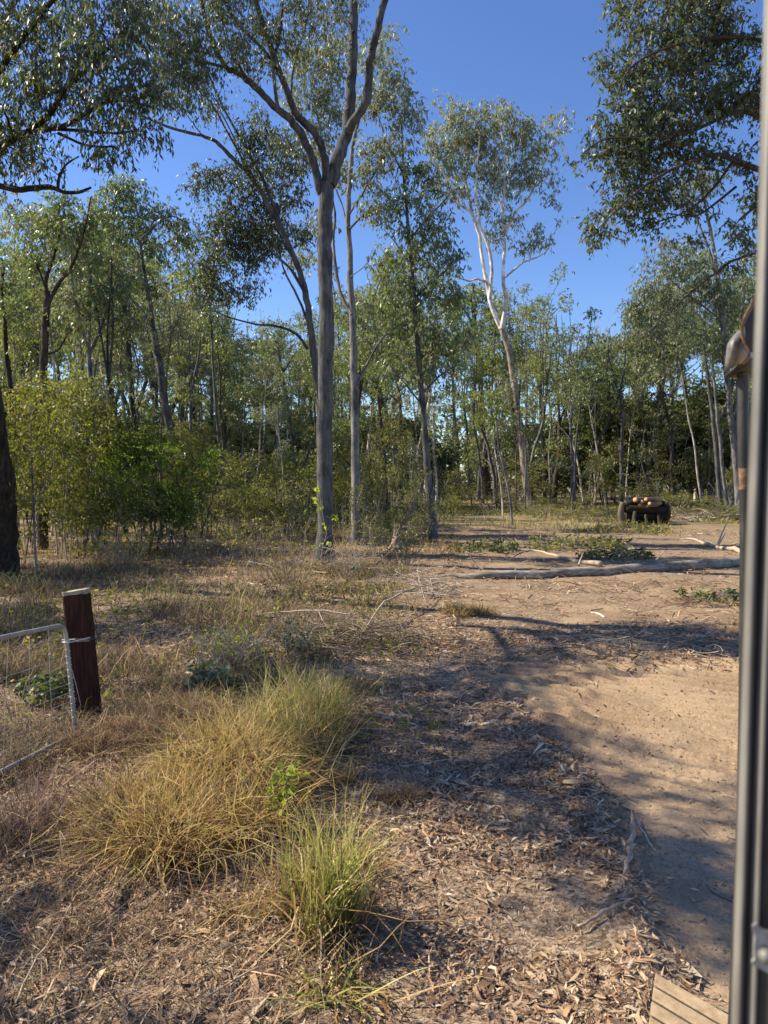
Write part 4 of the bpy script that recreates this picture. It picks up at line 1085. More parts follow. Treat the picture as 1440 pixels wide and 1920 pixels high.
tussock('grass_tussock', 'dry brown tuft beside the heap of grey sticks, on its near side', 640, 1300, .4, .3, 420, .34, BROWN, [.3, .2, .3, .1, .1], .008, .6, .9, 5)
tussock('grass_tussock', 'yellowish dry tuft at the edge of the dirt beyond the stick heap', 870, 1150, .6, .5, 420, .32, STRAW, [.3, .2, .3, .1, .1], .010, .6, .9, 6)
tussock('grass_tussock', 'flattened green and yellow grass sprig at the bottom of the picture', 640, 1880, .2, .12, 50, .34, GREEN, [.3, .3, .1, .2, .1], .011, 1.2, 1.0, 3)
tussock('grass_tussock', 'small brown wispy tuft in the leaf litter right of the grass strip', 735, 1500, .22, .2, 260, .2, BROWN, [.3, .2, .3, .1, .1], .005, .7, .8, 4)
tussock('grass_tussock', 'thin straw tuft standing alone near the centre of the litter', 652, 1480, .08, .08, 80, .3, STRAW, [.3, .2, .3, .1, .1], .005, .3, .4, 2)
tussock('grass_tussock', 'russet stalky weeds behind the lower bar of the gate', 90, 1590, .5, .7, 380, .56, [(.30, .17, .14), (.40, .27, .21), (.20, .10, .08), (.50, .38, .30)], [.3, .3, .2, .2], .007, .3, .6, 8)

Lw = Leaves()
for i in range(1500):
    y = rs.uniform(6.2, 19); x = rs.uniform(-.6, .1) * y
    if x > edge_x(y) - .8 or float(fbm(np.array([x * .9]), np.array([y * .9]), 49)[0]) < .52: continue
    Lw.spray(np.array([x, y, gz(x, y) + .06 + rs.rand() * .16]), .10, 8, .05 + .002 * y, .2, .45, rs.rand())
tag(obj('weeds', Lw.mesh('weeds', M['shrub_yellow'])), 'scattered low green weeds and seedlings among the dry grass', 'weeds', kind='stuff')

# low thatch everywhere off the track
B = Bl()
def field(n, ylo, yhi, h, w, pal, probs, fn, seg=3, lean=.7, droop=.9, pw=2):
    y = (ylo ** pw + rs.rand(n) * (yhi ** pw - ylo ** pw)) ** (1 / pw)
    x = (rs.rand(n) * 2 - 1) * (y * .62 + .3)
    k = rs.rand(n) < fn(x, y)
    x, y = x[k], y[k]
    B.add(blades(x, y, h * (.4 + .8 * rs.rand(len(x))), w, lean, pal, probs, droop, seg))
def left_of(m, s):
    return lambda x, y: (1 - smooth(-m - s, -m, x - edge_x(y))) * (.12 + .88 * smooth(.38, .6, fbm(x * .8, y * .8, 41)))
field(52000, 5.2, 9.5, .26, .008, GREY, [.3, .2, .2, .15, .15], left_of(1.6, 1.2))
field(15000, 2.8, 5.5, .14, .006, GREY, [.3, .2, .2, .2, .1], lambda x, y: (1 - smooth(-.9, .2, x)) * .7, lean=1.2)
field(55000, 9.5, 20, .34, .013, GREY, [.3, .2, .25, .1, .15], left_of(.6, 1.6))
field(26000, 18, 34, .42, .016, STRAW, [.3, .2, .2, .2, .1], lambda x, y: np.clip(smooth(.35, .6, fbm(x * .4, y * .4, 44)) * (1 - dirt_mask(x, y)), 0, 1) * (x < edge_x(y) + .3))
field(38000, 30, 62, .42, .03, GREEN, [.2, .3, .2, .15, .15], lambda x, y: np.clip((1 - dirt_mask(x, y)) * smooth(.3, .55, fbm(x * .25, y * .25, 45)), 0, 1), 2)
field(3500, 12, 32, .16, .012, STRAW, [.3, .2, .2, .2, .1], lambda x, y: (x > edge_x(y)) * smooth(.5, .7, fbm(x * .5, y * .5, 46)) * .9, 2)
field(9000, 6.0, 16, .55, .009, GREEN, [.2, .25, .2, .15, .2], lambda x, y: (x < edge_x(y) - .9) * smooth(.52, .66, fbm(x * .9, y * .9, 47)) * .9, 4, .35, .5)
field(7000, 8.0, 19, .46, .012, STRAW, [.3, .2, .3, .05, .15], lambda x, y: (x < edge_x(y) - .5) * smooth(.50, .62, fbm(x * .8, y * .8, 48)) * .9, 4, .45, .6)
tag(obj('grass', B.mesh('grass')), 'low dry grass and thatch covering the ground off the track', 'grass', kind='stuff')

# ------------------------------------------------------------------ logs, branches, sticks
def on_ground(path, rad, per=4, lift=0.0):
    q = np.array([[*G(px, py), 0] for px, py in path]); q = cr(q, per)
    r = np.interp(np.linspace(0, 1, len(q)), np.linspace(0, 1, len(rad)), rad)
    q[:, 2] = ground_h(q[:, 0], q[:, 1]) + r * .8 + lift
    return q, r
def single(name, me, label, cat, group=None):
    """re-base a world-space mesh on its own centre at the ground"""
    n = len(me.vertices); co = np.empty(n * 3, np.float32); me.vertices.foreach_get('co', co); co = co.reshape(-1, 3)
    c = (co.min(0) + co.max(0)) / 2; c[2] = co[:, 2].min()
    me.vertices.foreach_set('co', (co - c).ravel()); me.update()
    o = obj(name, me); o.location = [float(v) for v in c]
    return tag(o, label, cat, group)
GR = (.38, .32, .26); PALE = (.42, .34, .25); TWIG = (.24, .19, .14); DK = (.13, .10, .08)
M['logbark'] = bark_mat('log_bark', [(.10, .085, .07), (.26, .22, .18), (.42, .37, .31)], [(.22, .19, .155), (.46, .41, .345)], 1.0, .7)
_n = M['logbark'].node_tree
for n_ in _n.nodes:
    if n_.type == 'MAPPING': n_.inputs['Scale'].default_value = (1.6, 10, 14)
q, r = on_ground([(818, 1084), (850, 1086), (900, 1088), (960, 1087), (1030, 1084), (1075, 1081), (1120, 1079), (1180, 1075), (1250, 1072), (1320, 1066), (1400, 1058), (1480, 1053)], [.02, .05, .09, .105, .11, .125, .115, .12, .13, .135, .14, .145])
W = Wood(); W.tube(q + rs.randn(*q.shape) * .006, r * 1.0, 16, (.75, 0, 0), .05)
e = empty('fallen_log', (*q[0][:2], 0), 'long grey fallen gum trunk lying right across the track', 'log')
o = obj('trunk', W.mesh('log', M['logbark']), e); o.location = -e.location
W = Wood()
for px, py, l, az in ((1085, 1078, .35, 1.2), (905, 1086, .5, 2.4), (1230, 1068, .3, .6)):
    g0 = G(px, py); p0 = np.array([g0[0], g0[1], .25]); W.tube(cr([p0, p0 + np.array([math.cos(az) * l * .5, .1, l * .3]), p0 + np.array([math.cos(az) * l, .1, l * .8])], 3), [.03, .012], 5, PALE)
o = obj('branch_stub', W.mesh('stub', M['stick']), e); o.location = -e.location

def stick(label, path, rad, col=GR, lift=0, cat='fallen branch', name='fallen_branch', forks=(), rise=None, k=6):
    W = Wood(); q, r = on_ground(path, rad, 4, lift)
    if rise is not None: q[:, 2] += np.interp(np.linspace(0, 1, len(q)), np.linspace(0, 1, len(rise)), rise)
    q = q + rs.randn(*q.shape) * r[:, None] * .3
    W.tube(q, r, k, col, .15, cap=True)
    for t, dx, dy, dz, rr in forks:
        p = q[int(t * (len(q) - 1))]
        W.tube(cr([p, p + np.array([dx, dy, dz]) * .5 + rs.randn(3) * .03, p + np.array([dx, dy, dz])], 3), [rr, rr * .3], 5, col, .1)
    return single(name, W.mesh(name, M['stick']), label, cat)
stick('thin crooked branch lying just beyond the long fallen trunk', [(962, 1046), (985, 1036), (1010, 1036), (1050, 1048), (1090, 1056), (1126, 1062)], [.015, .03, .05, .08], PALE)
stick('pale crooked branch with an upright fork at the far right of the clearing', [(1275, 1012), (1300, 1014), (1325, 1024), (1350, 1032), (1372, 1036), (1400, 1042)], [.02, .06, .07, .09], PALE,
      forks=[(.55, .3, 0, .5, .04), (.55, .6, .2, 1.2, .035), (.3, -.3, .1, .3, .02)])
stick('short white stick lying on the lit dirt in front of the fallen trunk', [(1108, 1150), (1120, 1152), (1134, 1158)], [.012, .02], (.7, .62, .5))
stick('long pale thin stick slanting up out of the brush heap to the fallen trunk', [(668, 1220), (720, 1170), (780, 1135), (840, 1102)], [.012, .018, .014, .008], PALE, rise=[.1, .35, .3, .15])
stick('second long thin stick lying across the left part of the brush heap', [(470, 1168), (540, 1172), (610, 1180), (660, 1186)], [.008, .014, .012], GR, rise=[.1, .25, .3])
stick('curved bark strip standing on the bank at the edge of the graded dirt', [(1184, 1545), (1187, 1575), (1182, 1610), (1176, 1650), (1170, 1680)], [.010, .016, .017, .008], (.40, .31, .22), lift=.05, forks=[(.1, .03, .12, .03, .008)])
stick('small forked twig just right of the curved bark strip', [(1192, 1546), (1205, 1570), (1222, 1592), (1235, 1605)], [.012, .008, .004], (.48, .38, .28), lift=.02)
stick('thin dark twig near the machine pillar on the lit dirt', [(1325, 1660), (1345, 1680), (1372, 1693)], [.004, .006], DK)
stick('straight thin twig in the litter at the bottom edge', [(380, 1900), (445, 1860), (560, 1810)], [.003, .005, .003], PALE, lift=.03)
stick('thin diagonal stem lying over the litter in the bottom left corner', [(30, 1920), (60, 1850), (110, 1770), (150, 1700)], [.004, .005, .003], PALE, lift=.05)
stick('knobbly stick lying on the bank below the curved bark strip', [(1085, 1760), (1130, 1745), (1180, 1730)], [.008, .010, .006], (.40, .30, .21), lift=.03)
stick('dark branchlet lying on the shaded dirt right of centre', [(1060, 1225), (1100, 1232), (1160, 1236), (1230, 1236)], [.01, .014, .008], DK, forks=[(.4, .3, -.3, .08, .006), (.6, .2, .4, .1, .006)])
stick('fallen sapling stem at the foot of the left shrubs', [(320, 1040), (350, 1026), (395, 1010)], [.02, .03], PALE, rise=[0, .25, .5])

def heap(name, label, px, py, rx, ry, hgt, n, L0, rad, cols, cat='brush heap', leaves=None):
    W = Wood(); c = G(px, py)
    for i in range(n):
        a = rs.rand() * 6.28; rr = rs.rand() ** .6
        cx, cy = c[0] + math.cos(a) * rr * rx, c[1] + math.sin(a) * rr * ry
        az = rs.rand() * 6.28; l = L0 * (.4 + .8 * rs.rand()) * .5; t = rs.randn() * .22
        z = gz(cx, cy) + hgt * (1 - rr * rr) * rs.rand() + .02
        d = np.array([math.cos(az) * math.cos(t), math.sin(az) * math.cos(t), math.sin(t)]) * l
        p0 = np.array([cx, cy, z]) - d; p1 = np.array([cx, cy, z]) + d
        p0[2] = max(p0[2], .03); p1[2] = max(p1[2], .03)
        m = (p0 + p1) / 2 + rs.randn(3) * l * .12; m[2] = max(m[2], .04)
        q = cr([p0, (p0 + m) / 2 + rs.randn(3) * l * .05, m, (p1 + m) / 2 + rs.randn(3) * l * .05, p1], 2)
        r = rad * (.4 + rs.rand() ** 2)
        W.tube(q, [r, r * .35], 5, cols[rs.randint(len(cols))])
        for _ in range(rs.randint(0, 3)):
            s = q[rs.randint(2, len(q) - 1)]; e_ = s + rs.randn(3) * l * .3 + d * .25; e_[2] = max(e_[2], .02)
            W.tube(np.array([s, (s + e_) / 2 + rs.randn(3) * .02, e_]), [r * .5, r * .2], 3, cols[rs.randint(len(cols))])
    root = empty(name, (c[0], c[1], gz(*c)), label, cat)
    o = obj('sticks', W.mesh('sticks', M['stick']), root); o.location = -root.location
    if leaves:
        L = Leaves(); m, ln, ma = leaves
        for i in range(m):
            a = rs.rand() * 6.28; rr = rs.rand() ** .5
            L.spray(np.array([c[0] + math.cos(a) * rr * rx, c[1] + math.sin(a) * rr * ry, gz(*c) + .05 + hgt * rs.rand() * (1 - rr * .6)]), .16, 16, ln, .1, .4, rs.rand())
        o = obj('foliage', L.mesh('foliage', M[ma]), root); o.location = -root.location
    return root
BR = [GR, (.28, .22, .17), (.46, .39, .31), DK, (.33, .24, .17)]
heap('brush_heap', 'tangled heap of grey sticks at the edge of the grass near the centre', 672, 1210, 1.25, 1.0, .36, 300, 1.0, .009, [(.20, .155, .11), (.13, .10, .07), (.28, .22, .16), (.22, .16, .10), (.36, .29, .21)])
heap('brush_heap', 'loose scatter of twigs and leaves left of the main heap of grey sticks', 500, 1235, 1.1, .9, .25, 70, .9, .006, BR, leaves=(40, .07, 'shrub_olive'))
heap('brush_heap', 'pale twiggy debris around the left tip of the fallen trunk', 790, 1110, 1.2, 1.1, .45, 80, 1.2, .011, [PALE, GR, (.5, .42, .33)])
heap('brush_heap', 'sticks and fine bark lying on the shaded dirt right of centre', 1165, 1215, 1.5, .8, .08, 90, .7, .008, [DK, (.28, .22, .17), (.46, .39, .31)])
heap('brush_heap', 'fine dead twigs and leaves strewn along the near side of the fallen trunk', 1180, 1105, 2.6, .9, .10, 110, .6, .008, [DK, (.25, .17, .11), (.40, .31, .21)])
heap('brush_heap', 'heap of dead branches in the weeds right of the log stack', 1330, 975, 2.6, 1.6, .7, 90, 2.0, .03, [GR, PALE, DK])
heap('brush_heap', 'dead twigs banked around the foot of the big forked gum', 620, 1075, 2.3, 1.3, .5, 120, 1.4, .010, BR)
heap('brush_heap', 'curled dead leaves and twigs in the shade at the right edge', 1325, 1135, .75, .5, .25, 60, .6, .009, [DK, (.25, .15, .10), (.36, .22, .15)], leaves=(18, .12, 'shrub_dark'))
heap('brush_heap', 'snapped dead stems under the shrubs left of the big gum', 440, 1040, 2.4, 1.6, .6, 80, 1.6, .012, [PALE, GR, DK])
heap('fallen_leafy_branch', 'fallen branch with green leaves lying behind the fallen trunk, largest of the green ones', 1085, 1030, 1.9, 1.5, .55, 30, 1.6, .012, [GR, DK], 'fallen branch', leaves=(110, .13, 'shrub_olive'))
heap('fallen_leafy_branch', 'dark leafy branch lying left of the largest green fallen branch', 905, 1035, 1.3, 1.2, .35, 20, 1.2, .010, [GR, DK], 'fallen branch', leaves=(60, .13, 'shrub_dark'))
heap('fallen_leafy_branch', 'dark leafy branch lying right of the largest green fallen branch, towards the fallen trunk', 1155, 1048, 1.2, .9, .28, 20, 1.2, .010, [GR, DK], 'fallen branch', leaves=(60, .13, 'shrub_dark'))
heap('fallen_leafy_branch', 'low sprawl of green leaves in front of the log stack', 1170, 1000, 1.8, 1.3, .45, 20, 1.2, .012, [GR, DK], 'fallen branch', leaves=(80, .14, 'shrub_olive'))
heap('fallen_leafy_branch', 'rust red dead leaves on a snapped branch by the left tip of the fallen trunk', 790, 1098, .22, .22, .5, 12, .5, .006, [(.3, .12, .06)], 'fallen branch')

def bare_shrub(label, px, py, hgt, wid, n, col, leaf=None):
    n = int(n * 1.3)
    c = G(px, py); W = Wood(); L = Leaves(); z = gz(*c)
    tips = []
    for i in range(n):
        a = rs.rand() * 6.28; o = wid * .5 * rs.rand() ** .7
        b = np.array([c[0] + math.cos(a) * o * .25, c[1] + math.sin(a) * o * .25, z - .03])
        e_ = np.array([c[0] + math.cos(a) * o, c[1] + math.sin(a) * o, z + hgt * (.45 + .55 * rs.rand())])
        q = cr([b, b * .6 + e_ * .4 + rs.randn(3) * .07, b * .25 + e_ * .75 + rs.randn(3) * .08, e_], 3)
        W.tube(q, [.009, .003], 4, col)
        for k in range(7):
            s = q[rs.randint(len(q) // 3, len(q))]; t_ = s + np.array([rs.randn() * .22, rs.randn() * .22, .1 + rs.rand() * .25]) * hgt * .6
            m = (s + t_) / 2 + rs.randn(3) * .04
            W.tube(cr([s, m, t_], 2), [.0035, .0018], 3, col); tips += [t_, m]
    root = empty('bare_shrub', (c[0], c[1], z), label, 'shrub')
    o = obj('stems', W.mesh('stems', M['stick']), root); o.location = -root.location
    if leaf:
        for t_ in tips:
            if rs.rand() < leaf[2]: L.spray(t_, .06, 4, leaf[1], .4, .5, rs.rand())
        o = obj('foliage', L.mesh('foliage', M[leaf[0]]), root); o.location = -root.location
bare_shrub('leafless pale twiggy shrub in front of the big gum, on its left', 545, 1100, 1.7, 2.0, 16, TWIG, ('bright', .07, .12))
bare_shrub('dark twiggy shrub at the right foot of the big gum', 650, 1085, 1.2, 1.5, 14, GR)
bare_shrub('leafless shrub between the paired poles and the big gum', 470, 1065, 1.4, 2.0, 16, TWIG, ('shrub_yellow', .08, .3))
bare_shrub('sparse grey shrub right in front of the thin upright gum', 760, 1062, 1.3, 1.5, 12, TWIG, ('shrub_olive', .09, .4))
bare_shrub('sparse shrub with dull leaves at the lower left of the old stump', 700, 1050, 1.2, 1.3, 10, GR, ('shrub_olive', .09, .4))
bare_shrub('low leafy vine tangle with yellow green leaves behind the grass strip', 430, 1255, .5, 1.5, 18, GR, ('bright', .05, .22))
bare_shrub('small leafy weed right of the yellow green vine tangle', 540, 1240, .5, .9, 12, GR, ('shrub_olive', .05, .5))
bare_shrub('pale leaved weed beside the grass strip, nearest the gate post', 390, 1310, .32, .55, 9, (.3, .32, .2), ('gumpale', .08, .9))
bare_shrub('twiggy young growth under the left shrubs behind the gate post', 230, 1070, 1.3, 1.8, 14, GR, ('shrub_yellow', .08, .5))
bare_shrub('twiggy stems below the vivid green shrub', 360, 1060, 1.3, 1.6, 14, TWIG, ('shrub_olive', .08, .3))
bare_shrub('dark weed behind the gate mesh', 70, 1330, .35, .6, 7, (.16, .18, .08), ('shrub_dark', .08, .8))
bare_shrub('green leafy tip of a seedling poking out above the near grass tuft', 537, 1560, .42, .10, 3, (.3, .32, .1), ('bright', .06, .8))

# leaves of a vine catching the light on the big gum
c = P(603, 1060, 19.2); W = Wood(); L = Leaves()
q = cr([P(600, 1080, 19.1), P(604, 1030, 19.2), P(612, 1000, 19.3), P(606, 970, 19.35), P(600, 930, 19.35), P(597, 900, 19.4)], 4)
q[0][2] = max(q[0][2], 0); W.tube(q, [.012, .005], 4, GR)
for px, py in ((611, 984), (617, 1018), (597, 940), (600, 952), (623, 972), (596, 915)): L.spray(P(px, py, 19.2), .07, 8, .13, .3, .8, .8)
e = empty('climbing_vine', tuple(q[0]), 'lime green sprigs of vine leaves against the base of the big gum', 'vine')
o = obj('stem', W.mesh('stem', M['stick']), e); o.location = -e.location
o = obj('foliage', L.mesh('foliage', M['bright']), e); o.location = -e.location

# old splintered stump
c = G(742, 1038); z = gz(*c); W = Wood()
W.tube([(c[0], c[1], z - .05), (c[0], c[1], z + .12), (c[0] + .02, c[1], z + .35), (c[0] + .04, c[1], z + .52)], [.26, .17, .14, .11], 10, (.26, .19, .14), .25, cap=True)
e = empty('tree_stump', (c[0], c[1], z), 'old broken stump with splayed roots between the slim gum and the thin upright gum', 'stump')
o = obj('stump_body', W.mesh('stump', M['stick']), e); o.location = -e.location
W = Wood()
for a, l in ((3.4, .5), (5.2, .4), (.3, .45), (1.9, .4)):
    W.tube(cr([(c[0] + math.cos(a) * .08, c[1] + math.sin(a) * .08, z + .30), (c[0] + math.cos(a) * .22, c[1] + math.sin(a) * .22, z + .10), (c[0] + math.cos(a) * l, c[1] + math.sin(a) * l, z - .02)], 3), [.06, .025], 6, PALE, .2)
for i in range(5): W.tube([(c[0] + rs.randn() * .06, c[1] + rs.randn() * .06, z + .45), (c[0] + rs.randn() * .1, c[1] + rs.randn() * .1, z + .75 + rs.rand() * .2)], [.03, .003], 4, PALE)
o = obj('roots', W.mesh('roots', M['stick']), e); o.location = -e.location

# ------------------------------------------------------------------ log stack on its rack
SY = yy(984)
def SPt(px, z, dy=0): return np.array([(px - 720) / F * (SY + dy), SY + dy, z])
e = empty('log_rack', tuple(SPt(1210, 0)), 'dark timber rack standing in the weeds under a few cut logs', 'rack')
for (a, b_, rr) in ((SPt(1188, -.05, -.62), SPt(1191, .72, -.32), .10), (SPt(1213, -.05, -.62), SPt(1211, .55, -.35), .08), (SPt(1238, -.05, -.5), SPt(1234, .62, -.3), .08)):
    W = Wood(); W.tube(cr([a, (a + b_) / 2 + (0, 0, .02), b_], 3), [rr * 1.15, rr], 8, (.07, .055, .04), .15, cap=True)
    o = obj('leg', W.mesh('leg', M['stick']), e); o.location = -e.location
for a, b_, rr in ((SPt(1172, .86, -.1), SPt(1247, .80, -.1), .21), (SPt(1174, 1.16, .12), SPt(1246, 1.10, .12), .17), (SPt(1176, .50, 0), SPt(1247, .46, 0), .21), (SPt(1176, .18, .1), SPt(1247, .18, .1), .20),
                  (SPt(1174, .9, .45), SPt(1247, .9, .45), .22), (SPt(1174, .4, .5), SPt(1247, .4, .5), .24)):
    W = Wood(); W.tube(cr([a, (a + b_) / 2 + (0, 0, -.02), b_], 4), [rr, rr], 12, (.03, .024, .018), .1, cap=True)
    o = obj('beam', W.mesh('beam', M['stick']), e); o.location = -e.location
for px, lean in ((1168, .05), (1249, -.05)):
    W = Wood(); p0 = SPt(px, .0, -.1); p1 = SPt(px, 1.22, -.1)
    W.tube(cr([p0 + (lean, 0, 0), (p0 + p1) / 2 + (-lean * 2, 0, 0), p1], 4), [.19, .17, .13], 10, (.035, .028, .02) if px > 1200 else (.15, .12, .08), .12, cap=True)
    o = obj('end_post', W.mesh('end_post', M['stick']), e); o.location = -e.location
for px, z, rr, lab in ((1191, 1.36, .13, 'thickest cut log, on top of the rack at its left end'), (1203, 1.26, .09, 'small cut log wedged between the two topmost logs on the rack'),
                       (1211, 1.38, .10, 'right one of the two topmost cut logs on the rack'), (1199, 1.10, .08, 'lowest left small log poking out of the front of the rack'),
                       (1218, 1.16, .10, 'cut log with orange face sticking out at the middle right of the rack'), (1213, 1.04, .07, 'small pale cut log beneath the middle right one on the rack')):
    W = Wood(); a = SPt(px, z, -.75 - rs.rand() * .15); d = np.array([.95 + rs.randn() * .08, .8, 0])
    W.tube(np.array([a, a + d * .04, a + d * .5, a + d]), [rr] * 4, 12, (.16, .12, .09), .06, cap=True, colend=(.85, .46, .18))
    single('cut_log', W.mesh('cut_log', M['stick'], False), lab, 'log', 'cut logs on the rack')

# ------------------------------------------------------------------ gate post and gate
def plain_mat(name, c0, c1, scale=6, rough=.6, metal=0, stretch=(1, 1, 1), bump=.2, spec=.5, c2=None):
    m, nt, out = new_mat(name)
    tc = N(nt, 'ShaderNodeTexCoord'); mp = N(nt, 'ShaderNodeMapping'); mp.inputs['Scale'].default_value = stretch
    nt.links.new(tc.outputs['Object'], mp.inputs[0])
    nz = N(nt, 'ShaderNodeTexNoise', Scale=scale, Detail=7.0, Roughness=.65); nt.links.new(mp.outputs[0], nz.inputs['Vector'])
    st = [(.35, c0), (.62, c1)] + ([(.72, c2)] if c2 else [])
    r = ramp(nt, nz.outputs[0], st)
    b = N(nt, 'ShaderNodeBsdfPrincipled', Roughness=rough, Metallic=metal); b.inputs['Specular IOR Level'].default_value = spec
    nt.links.new(r.outputs[0], b.inputs['Base Color'])
    bp = N(nt, 'ShaderNodeBump', Strength=bump, Distance=.01); nt.links.new(nz.outputs[0], bp.inputs['Height']); nt.links.new(bp.outputs[0], b.inputs['Normal'])
    nt.links.new(b.outputs[0], out.inputs[0])
    return m
M['sleeper'] = plain_mat('red_brown_timber', (.022, .011, .008), (.065, .026, .017), 5, .85, 0, (8, 8, .8), .8, .1, (.12, .055, .035))
M['endgrain'] = plain_mat('weathered_end_grain', (.26, .22, .15), (.46, .41, .30), 20, .9, 0, (1, 1, 1), .5, .1)
M['galv'] = plain_mat('galvanised_pipe', (.27, .25, .23), (.44, .41, .38), 14, .5, .45, (1, 1, 1), .05)
M['wire'] = plain_mat('galvanised_wire', (.38, .36, .34), (.58, .56, .53), 14, .5, .7, (1, 1, 1), .05)

bt = P(167, 1362, 6.9); tp = P(143, 1107, 6.9)
e = empty('gate_post', (bt[0], bt[1], 0), 'leaning dark red timber gate post with a pale weathered top', 'post')
ax = tp - np.array([bt[0], bt[1], 0]); hp = np.linalg.norm(ax); ax /= hp
sx = unit(np.array([1, -.12, 0]) - ax * np.dot((1, -.12, 0), ax)); sy = np.cross(ax, sx)
def postmesh(z0, z1, wx, wy, mat, name):
    import bmesh
    bm = bmesh.new(); nseg = 14; rings = []
    for i in range(nseg + 1):
        t = z0 + (z1 - z0) * i / nseg
        cpts = []
        for (u, v) in ((-1, -.85), (-.85, -1), (.85, -1), (1, -.85), (1, .85), (.85, 1), (-.85, 1), (-1, .85)):
            p = ax * t + sx * (u * wx / 2 + rs.randn() * .0018) + sy * (v * wy / 2 + rs.randn() * .0018)
            if i == nseg: p = p + ax * (.012 * u + rs.randn() * .003)
            cpts.append(bm.verts.new(p))
        rings.append(cpts)
    for a_, b__ in zip(rings[:-1], rings[1:]):
        for k in range(8): bm.faces.new((a_[k], a_[(k + 1) % 8], b__[(k + 1) % 8], b__[k]))
    bm.faces.new(rings[-1]); bm.faces.new(rings[0][::-1])
    me = bpy.data.meshes.new(name); bm.to_mesh(me); bm.free(); me.materials.append(mat)
    return me
obj('timber', postmesh(-.3, hp - .035, .235, .125, M['sleeper'], 'timber'), e)
obj('weathered_top', postmesh(hp - .034, hp, .238, .128, M['endgrain'], 'top'), e)
W = Wood()
for zz in (.86, .845, .835):
    cpt = [ax * zz + sx * u * .122 + sy * v * .068 for u, v in ((-1.3, -1), (0, -1.02), (1, -1), (1, 1), (-1, 1), (-1.3, -1))]
    W.tube(np.array(cpt), [.0028], 4)
W.tube(cr([ax * .86 - sx * .12 - sy * .072, ax * .70 - sx * .09 - sy * .10, ax * .45 - sx * .05 - sy * .085, ax * .2 - sx * .02 - sy * .075], 4), [.003], 4)
obj('tie_wire', W.mesh('wire', M['wire']), e)

TR = P(122, 1171, 6.35); BR_ = P(142, 1384, 6.35); TLd = P(0, 1193, 5.45) - P(105, 1172, 6.35); BLd = P(0, 1458, 5.45) - P(135, 1388, 6.35)
BR_[2] = max(BR_[2], .10)
Lg = 3.1
TL = TR + unit(TLd) * Lg; BL = BR_ + unit(BLd) * Lg
e = empty('farm_gate', (BR_[0], BR_[1], 0), 'galvanised pipe gate with wire mesh infill running off the left edge', 'gate')
def gadd(nm, W, mat):
    o = obj(nm, W.mesh(nm, M[mat]), e); o.location = -e.location
W = Wood()
dn_ = unit(BR_ - TR); dl = unit(TL - TR)
c1 = TR + dn_ * .13; c2 = TR + dl * .13
arc = [c1 * (1 - t) ** 2 + TR * 2 * t * (1 - t) + c2 * t ** 2 for t in np.linspace(0, 1, 9)]
W.tube(np.array([BR_, BR_ * .5 + c1 * .5] + arc + [TR + dl * 1.0, TR + dl * 2.0, TL]), [.0185], 10)
W.tube(np.array([BR_, BR_ + unit(BL - BR_) * 1.5, BL]), [.0175], 10)
W.tube(np.array([TL, (TL + BL) / 2, BL]), [.0185], 10)
gadd('frame', W, 'galv')
W = Wood()
for i in range(1, 12):
    t = i / 12.0; t = t ** .9
    a_ = TR * (1 - t) + BR_ * t; b__ = TL * (1 - t) + BL * t
    q = cr([a_, a_ * .66 + b__ * .34 + (0, 0, rs.randn() * .008), a_ * .33 + b__ * .67 + (0, 0, rs.randn() * .008), b__], 3)
    W.tube(q, [.0022], 4)
for i in range(1, 10):
    t = i / 10.0
    W.tube(np.array([TR * (1 - t) + TL * t, (TR + BR_) / 2 * (1 - t) + (TL + BL) / 2 * t + rs.randn(3) * .003, BR_ * (1 - t) + BL * t]), [.002], 4)
gadd('wire_mesh', W, 'wire')
W = Wood()   # wire lashed round the upright and hinge strap
for i in range(11):
    cpt = TR + (BR_ - TR) * (.25 + i * .062)
    a = np.linspace(0, 2 * math.pi, 9)
    W.tube(np.array([cpt + np.array([math.cos(v) * .023, math.sin(v) * .023, .006 * v]) for v in a]), [.0022], 4)
gadd('lashing_wire', W, 'wire')
W = Wood(); hc = TR + (BR_ - TR) * .16
W.tube(np.array([hc + (-.03, -.02, 0), hc + (.02, -.028, 0), hc + (.10, .02, .01), hc + (.16, .12, .012)]), [.007], 6)
W.tube(np.array([hc + np.array([math.cos(v) * .027, math.sin(v) * .027, 0]) for v in np.linspace(0, 6.28, 11)]), [.008], 6)
gadd('hinge', W, 'galv')

# ------------------------------------------------------------------ cab pillar and the outside of the machine at the right edge
M['pillar'] = plain_mat('dusty_grey_pillar', (.055, .052, .048), (.09, .085, .078), 30, .45, 0, (1, 1, .15), .1)
M['lip'] = plain_mat('worn_metal_lip', (.14, .135, .12), (.22, .21, .185), 40, .5, .1, (1, 1, .2), .1)
M['seal'] = plain_mat('rubber_seal', (.022, .02, .02), (.045, .042, .04), 40, .55, 0, (1, 1, .2), .1)
M['tape'] = plain_mat('torn_grey_tape', (.20, .20, .19), (.34, .34, .32), 60, .35, 0, (1, 1, 1), .4)
M['dull'] = plain_mat('dull_sheet_metal', (.13, .125, .12), (.27, .265, .25), 25, .55, .3, (1, 1, 1), .3)
M['rust'] = plain_mat('rusty_edge', (.13, .07, .04), (.27, .17, .11), 60, .85, .1, (1, 1, 1), .6, .2, (.42, .30, .22))
M['blackpipe'] = plain_mat('scuffed_black_pipe', (.02, .02, .019), (.055, .052, .05), 30, .5, .1, (1, 1, .4), .2, .4, (.13, .10, .08))
M['dust'] = plain_mat('dusty_tread', (.27, .19, .115), (.44, .33, .205), 18, .95, 0, (1, 1, 1), .6, .1)
PY = .60
